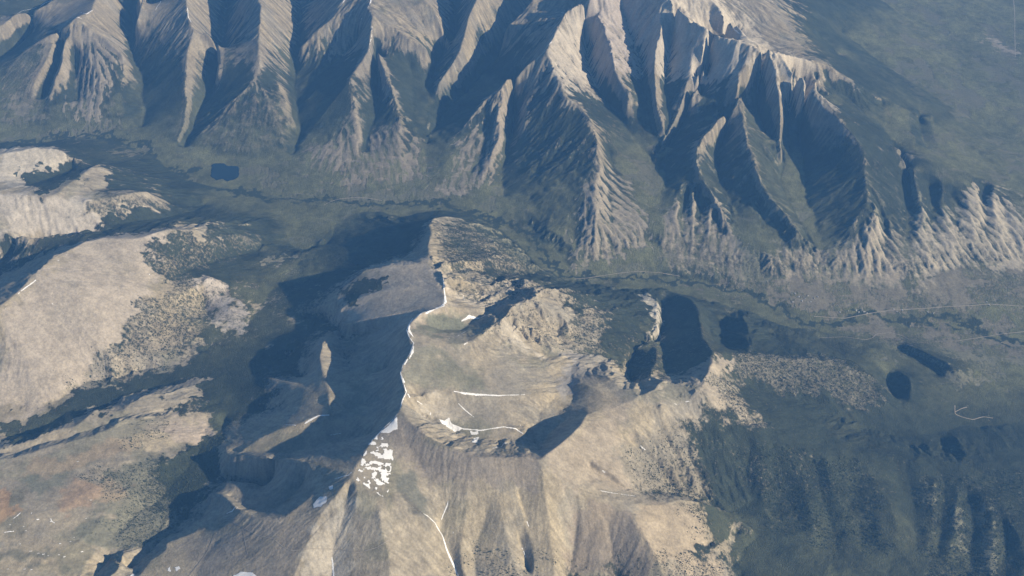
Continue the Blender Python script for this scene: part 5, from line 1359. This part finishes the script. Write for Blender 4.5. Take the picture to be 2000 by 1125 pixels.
P_ = np.array(FLATS[0][0], float); x, y = at(P_[:, 0], P_[:, 1], np.full(len(P_), FLATS[0][1] + 12.0))
lcx, lcy = x.mean(), y.mean()
def lake_in(gx_, gy_):
    ins = np.zeros(gx_.shape, bool); wx = gx_ + 110 * (fbm(gx_, gy_, 190, 4, 400) - .5); wy = gy_ + 110 * (fbm(gx_, gy_, 190, 4, 410) - .5)
    for k in range(len(x)):
        a, b = k, (k + 1) % len(x)
        if y[a] != y[b]: ins ^= ((wy >= y[a]) != (wy >= y[b])) & (wx < x[a] + (wy - y[a]) * (x[b] - x[a]) / (y[b] - y[a]))
    return ins
o = drape("lake", lake_in, x.min() - 30, x.max() + 30, y.min() - 30, y.max() + 30, 9.0, M_LAKE)[0]
zl = max(zat(v.co.x, v.co.y) for v in o.data.vertices) + 1.0
for v in o.data.vertices: v.co.z = zl
tag(o, label="dark rectangular lake on the wooded valley floor at left", kind="structure")

def cabin(px_, py_, rot, big):
    (x,), (y,), (z,), _, _ = hit(px_, py_)
    e = bpy.data.objects.new("cabin", None); e.location = (x, y, z - .5); e.rotation_euler = (0, 0, rot); COL.objects.link(e)
    L, W, hh, rh = 9.0 * big, 6.0 * big, 4.2, 4.0
    v = np.array([(sx_ * L, sy_ * W, zz) for zz in (-3, hh) for sx_, sy_ in ((-1, -1), (1, -1), (1, 1), (-1, 1))] + [(-L, 0, hh + rh - .2), (L, 0, hh + rh - .2)])
    f4 = np.array([(0, 1, 5, 4), (1, 2, 6, 5), (2, 3, 7, 6), (3, 0, 4, 7)]); 
    me = bpy.data.meshes.new("wall"); me.from_pydata([tuple(q) for q in v], [], [tuple(q) for q in f4] + [(4, 8, 7), (5, 6, 9)]); me.materials.append(M_WALL)
    w = bpy.data.objects.new("wall", me); w.parent = e; COL.objects.link(w)
    Lo, Wo = L + 1, W + 1
    rv = [(-Lo, -Wo, hh - .3), (Lo, -Wo, hh - .3), (Lo, 0, hh + rh), (-Lo, 0, hh + rh), (-Lo, Wo, hh - .3), (Lo, Wo, hh - .3)]
    rv += [(a, b, c + .4) for a, b, c in rv]
    rf = [(0, 3, 2, 1), (3, 4, 5, 2), (6, 7, 8, 9), (9, 8, 11, 10), (0, 1, 7, 6), (5, 4, 10, 11), (1, 2, 8, 7), (2, 5, 11, 8), (3, 0, 6, 9), (4, 3, 9, 10)]
    me = bpy.data.meshes.new("roof"); me.from_pydata(rv, [], rf); me.materials.append(M_ROOF)
    r = bpy.data.objects.new("roof", me); r.parent = e; COL.objects.link(r)
    return e
crng = random.Random(3)
for a, b in [(1672,606),(1677,610),(1683,605),(1688,609),(1693,612),(1746,604),(1752,609),(1757,612),(1762,606),(1640,610),(1656,607),(1812,610),(1823,612),(1927,590),(1932,596)]:
    tag(cabin(a, b, crng.uniform(0, 3), crng.uniform(.9, 1.5)), label="pale roofed cabin in the hamlet along the main valley road", cat="cabin", group="cabins along the main valley road")
for a, b in [(1553,574),(1560,580),(1566,588),(1572,583),(1578,578),(1584,590),(1590,583),(1597,580),(1548,590)]:
    tag(cabin(a, b, crng.uniform(0, 3), crng.uniform(.9, 1.4)), label="pale roofed cabin in the cluster where the creek road ends", cat="cabin", group="cabins at the end of the creek road")

# ---------------------------------------------------------------- the air
hx_, hz0, hz1 = 70000.0, 2285.0, 11060.0
hv = [(sx_ * hx_, sy_ * hx_, zz) for zz in (hz0 - 1, hz1) for sx_, sy_ in ((-1, -1), (1, -1), (1, 1), (-1, 1))]
me = bpy.data.meshes.new("haze"); me.from_pydata(hv, [], [(0, 3, 2, 1), (4, 5, 6, 7), (0, 1, 5, 4), (1, 2, 6, 5), (2, 3, 7, 6), (3, 0, 4, 7)])
mh = bpy.data.materials.new("haze"); mh.use_nodes = True
mh.node_tree.nodes.remove(mh.node_tree.nodes["Principled BSDF"])
pv = mh.node_tree.nodes.new("ShaderNodeVolumePrincipled")
pv.inputs["Color"].default_value = HAZE_COLOR; pv.inputs["Density"].default_value = HAZE_DENSITY; pv.inputs["Anisotropy"].default_value = 0.0
mh.node_tree.links.new(pv.outputs[0], mh.node_tree.nodes["Material Output"].inputs["Volume"])
me.materials.append(mh)
o = bpy.data.objects.new("haze", me); COL.objects.link(o); tag(o, label="pale blue haze filling the air over the mountains", kind="stuff")
print("done", time.time() - T0)
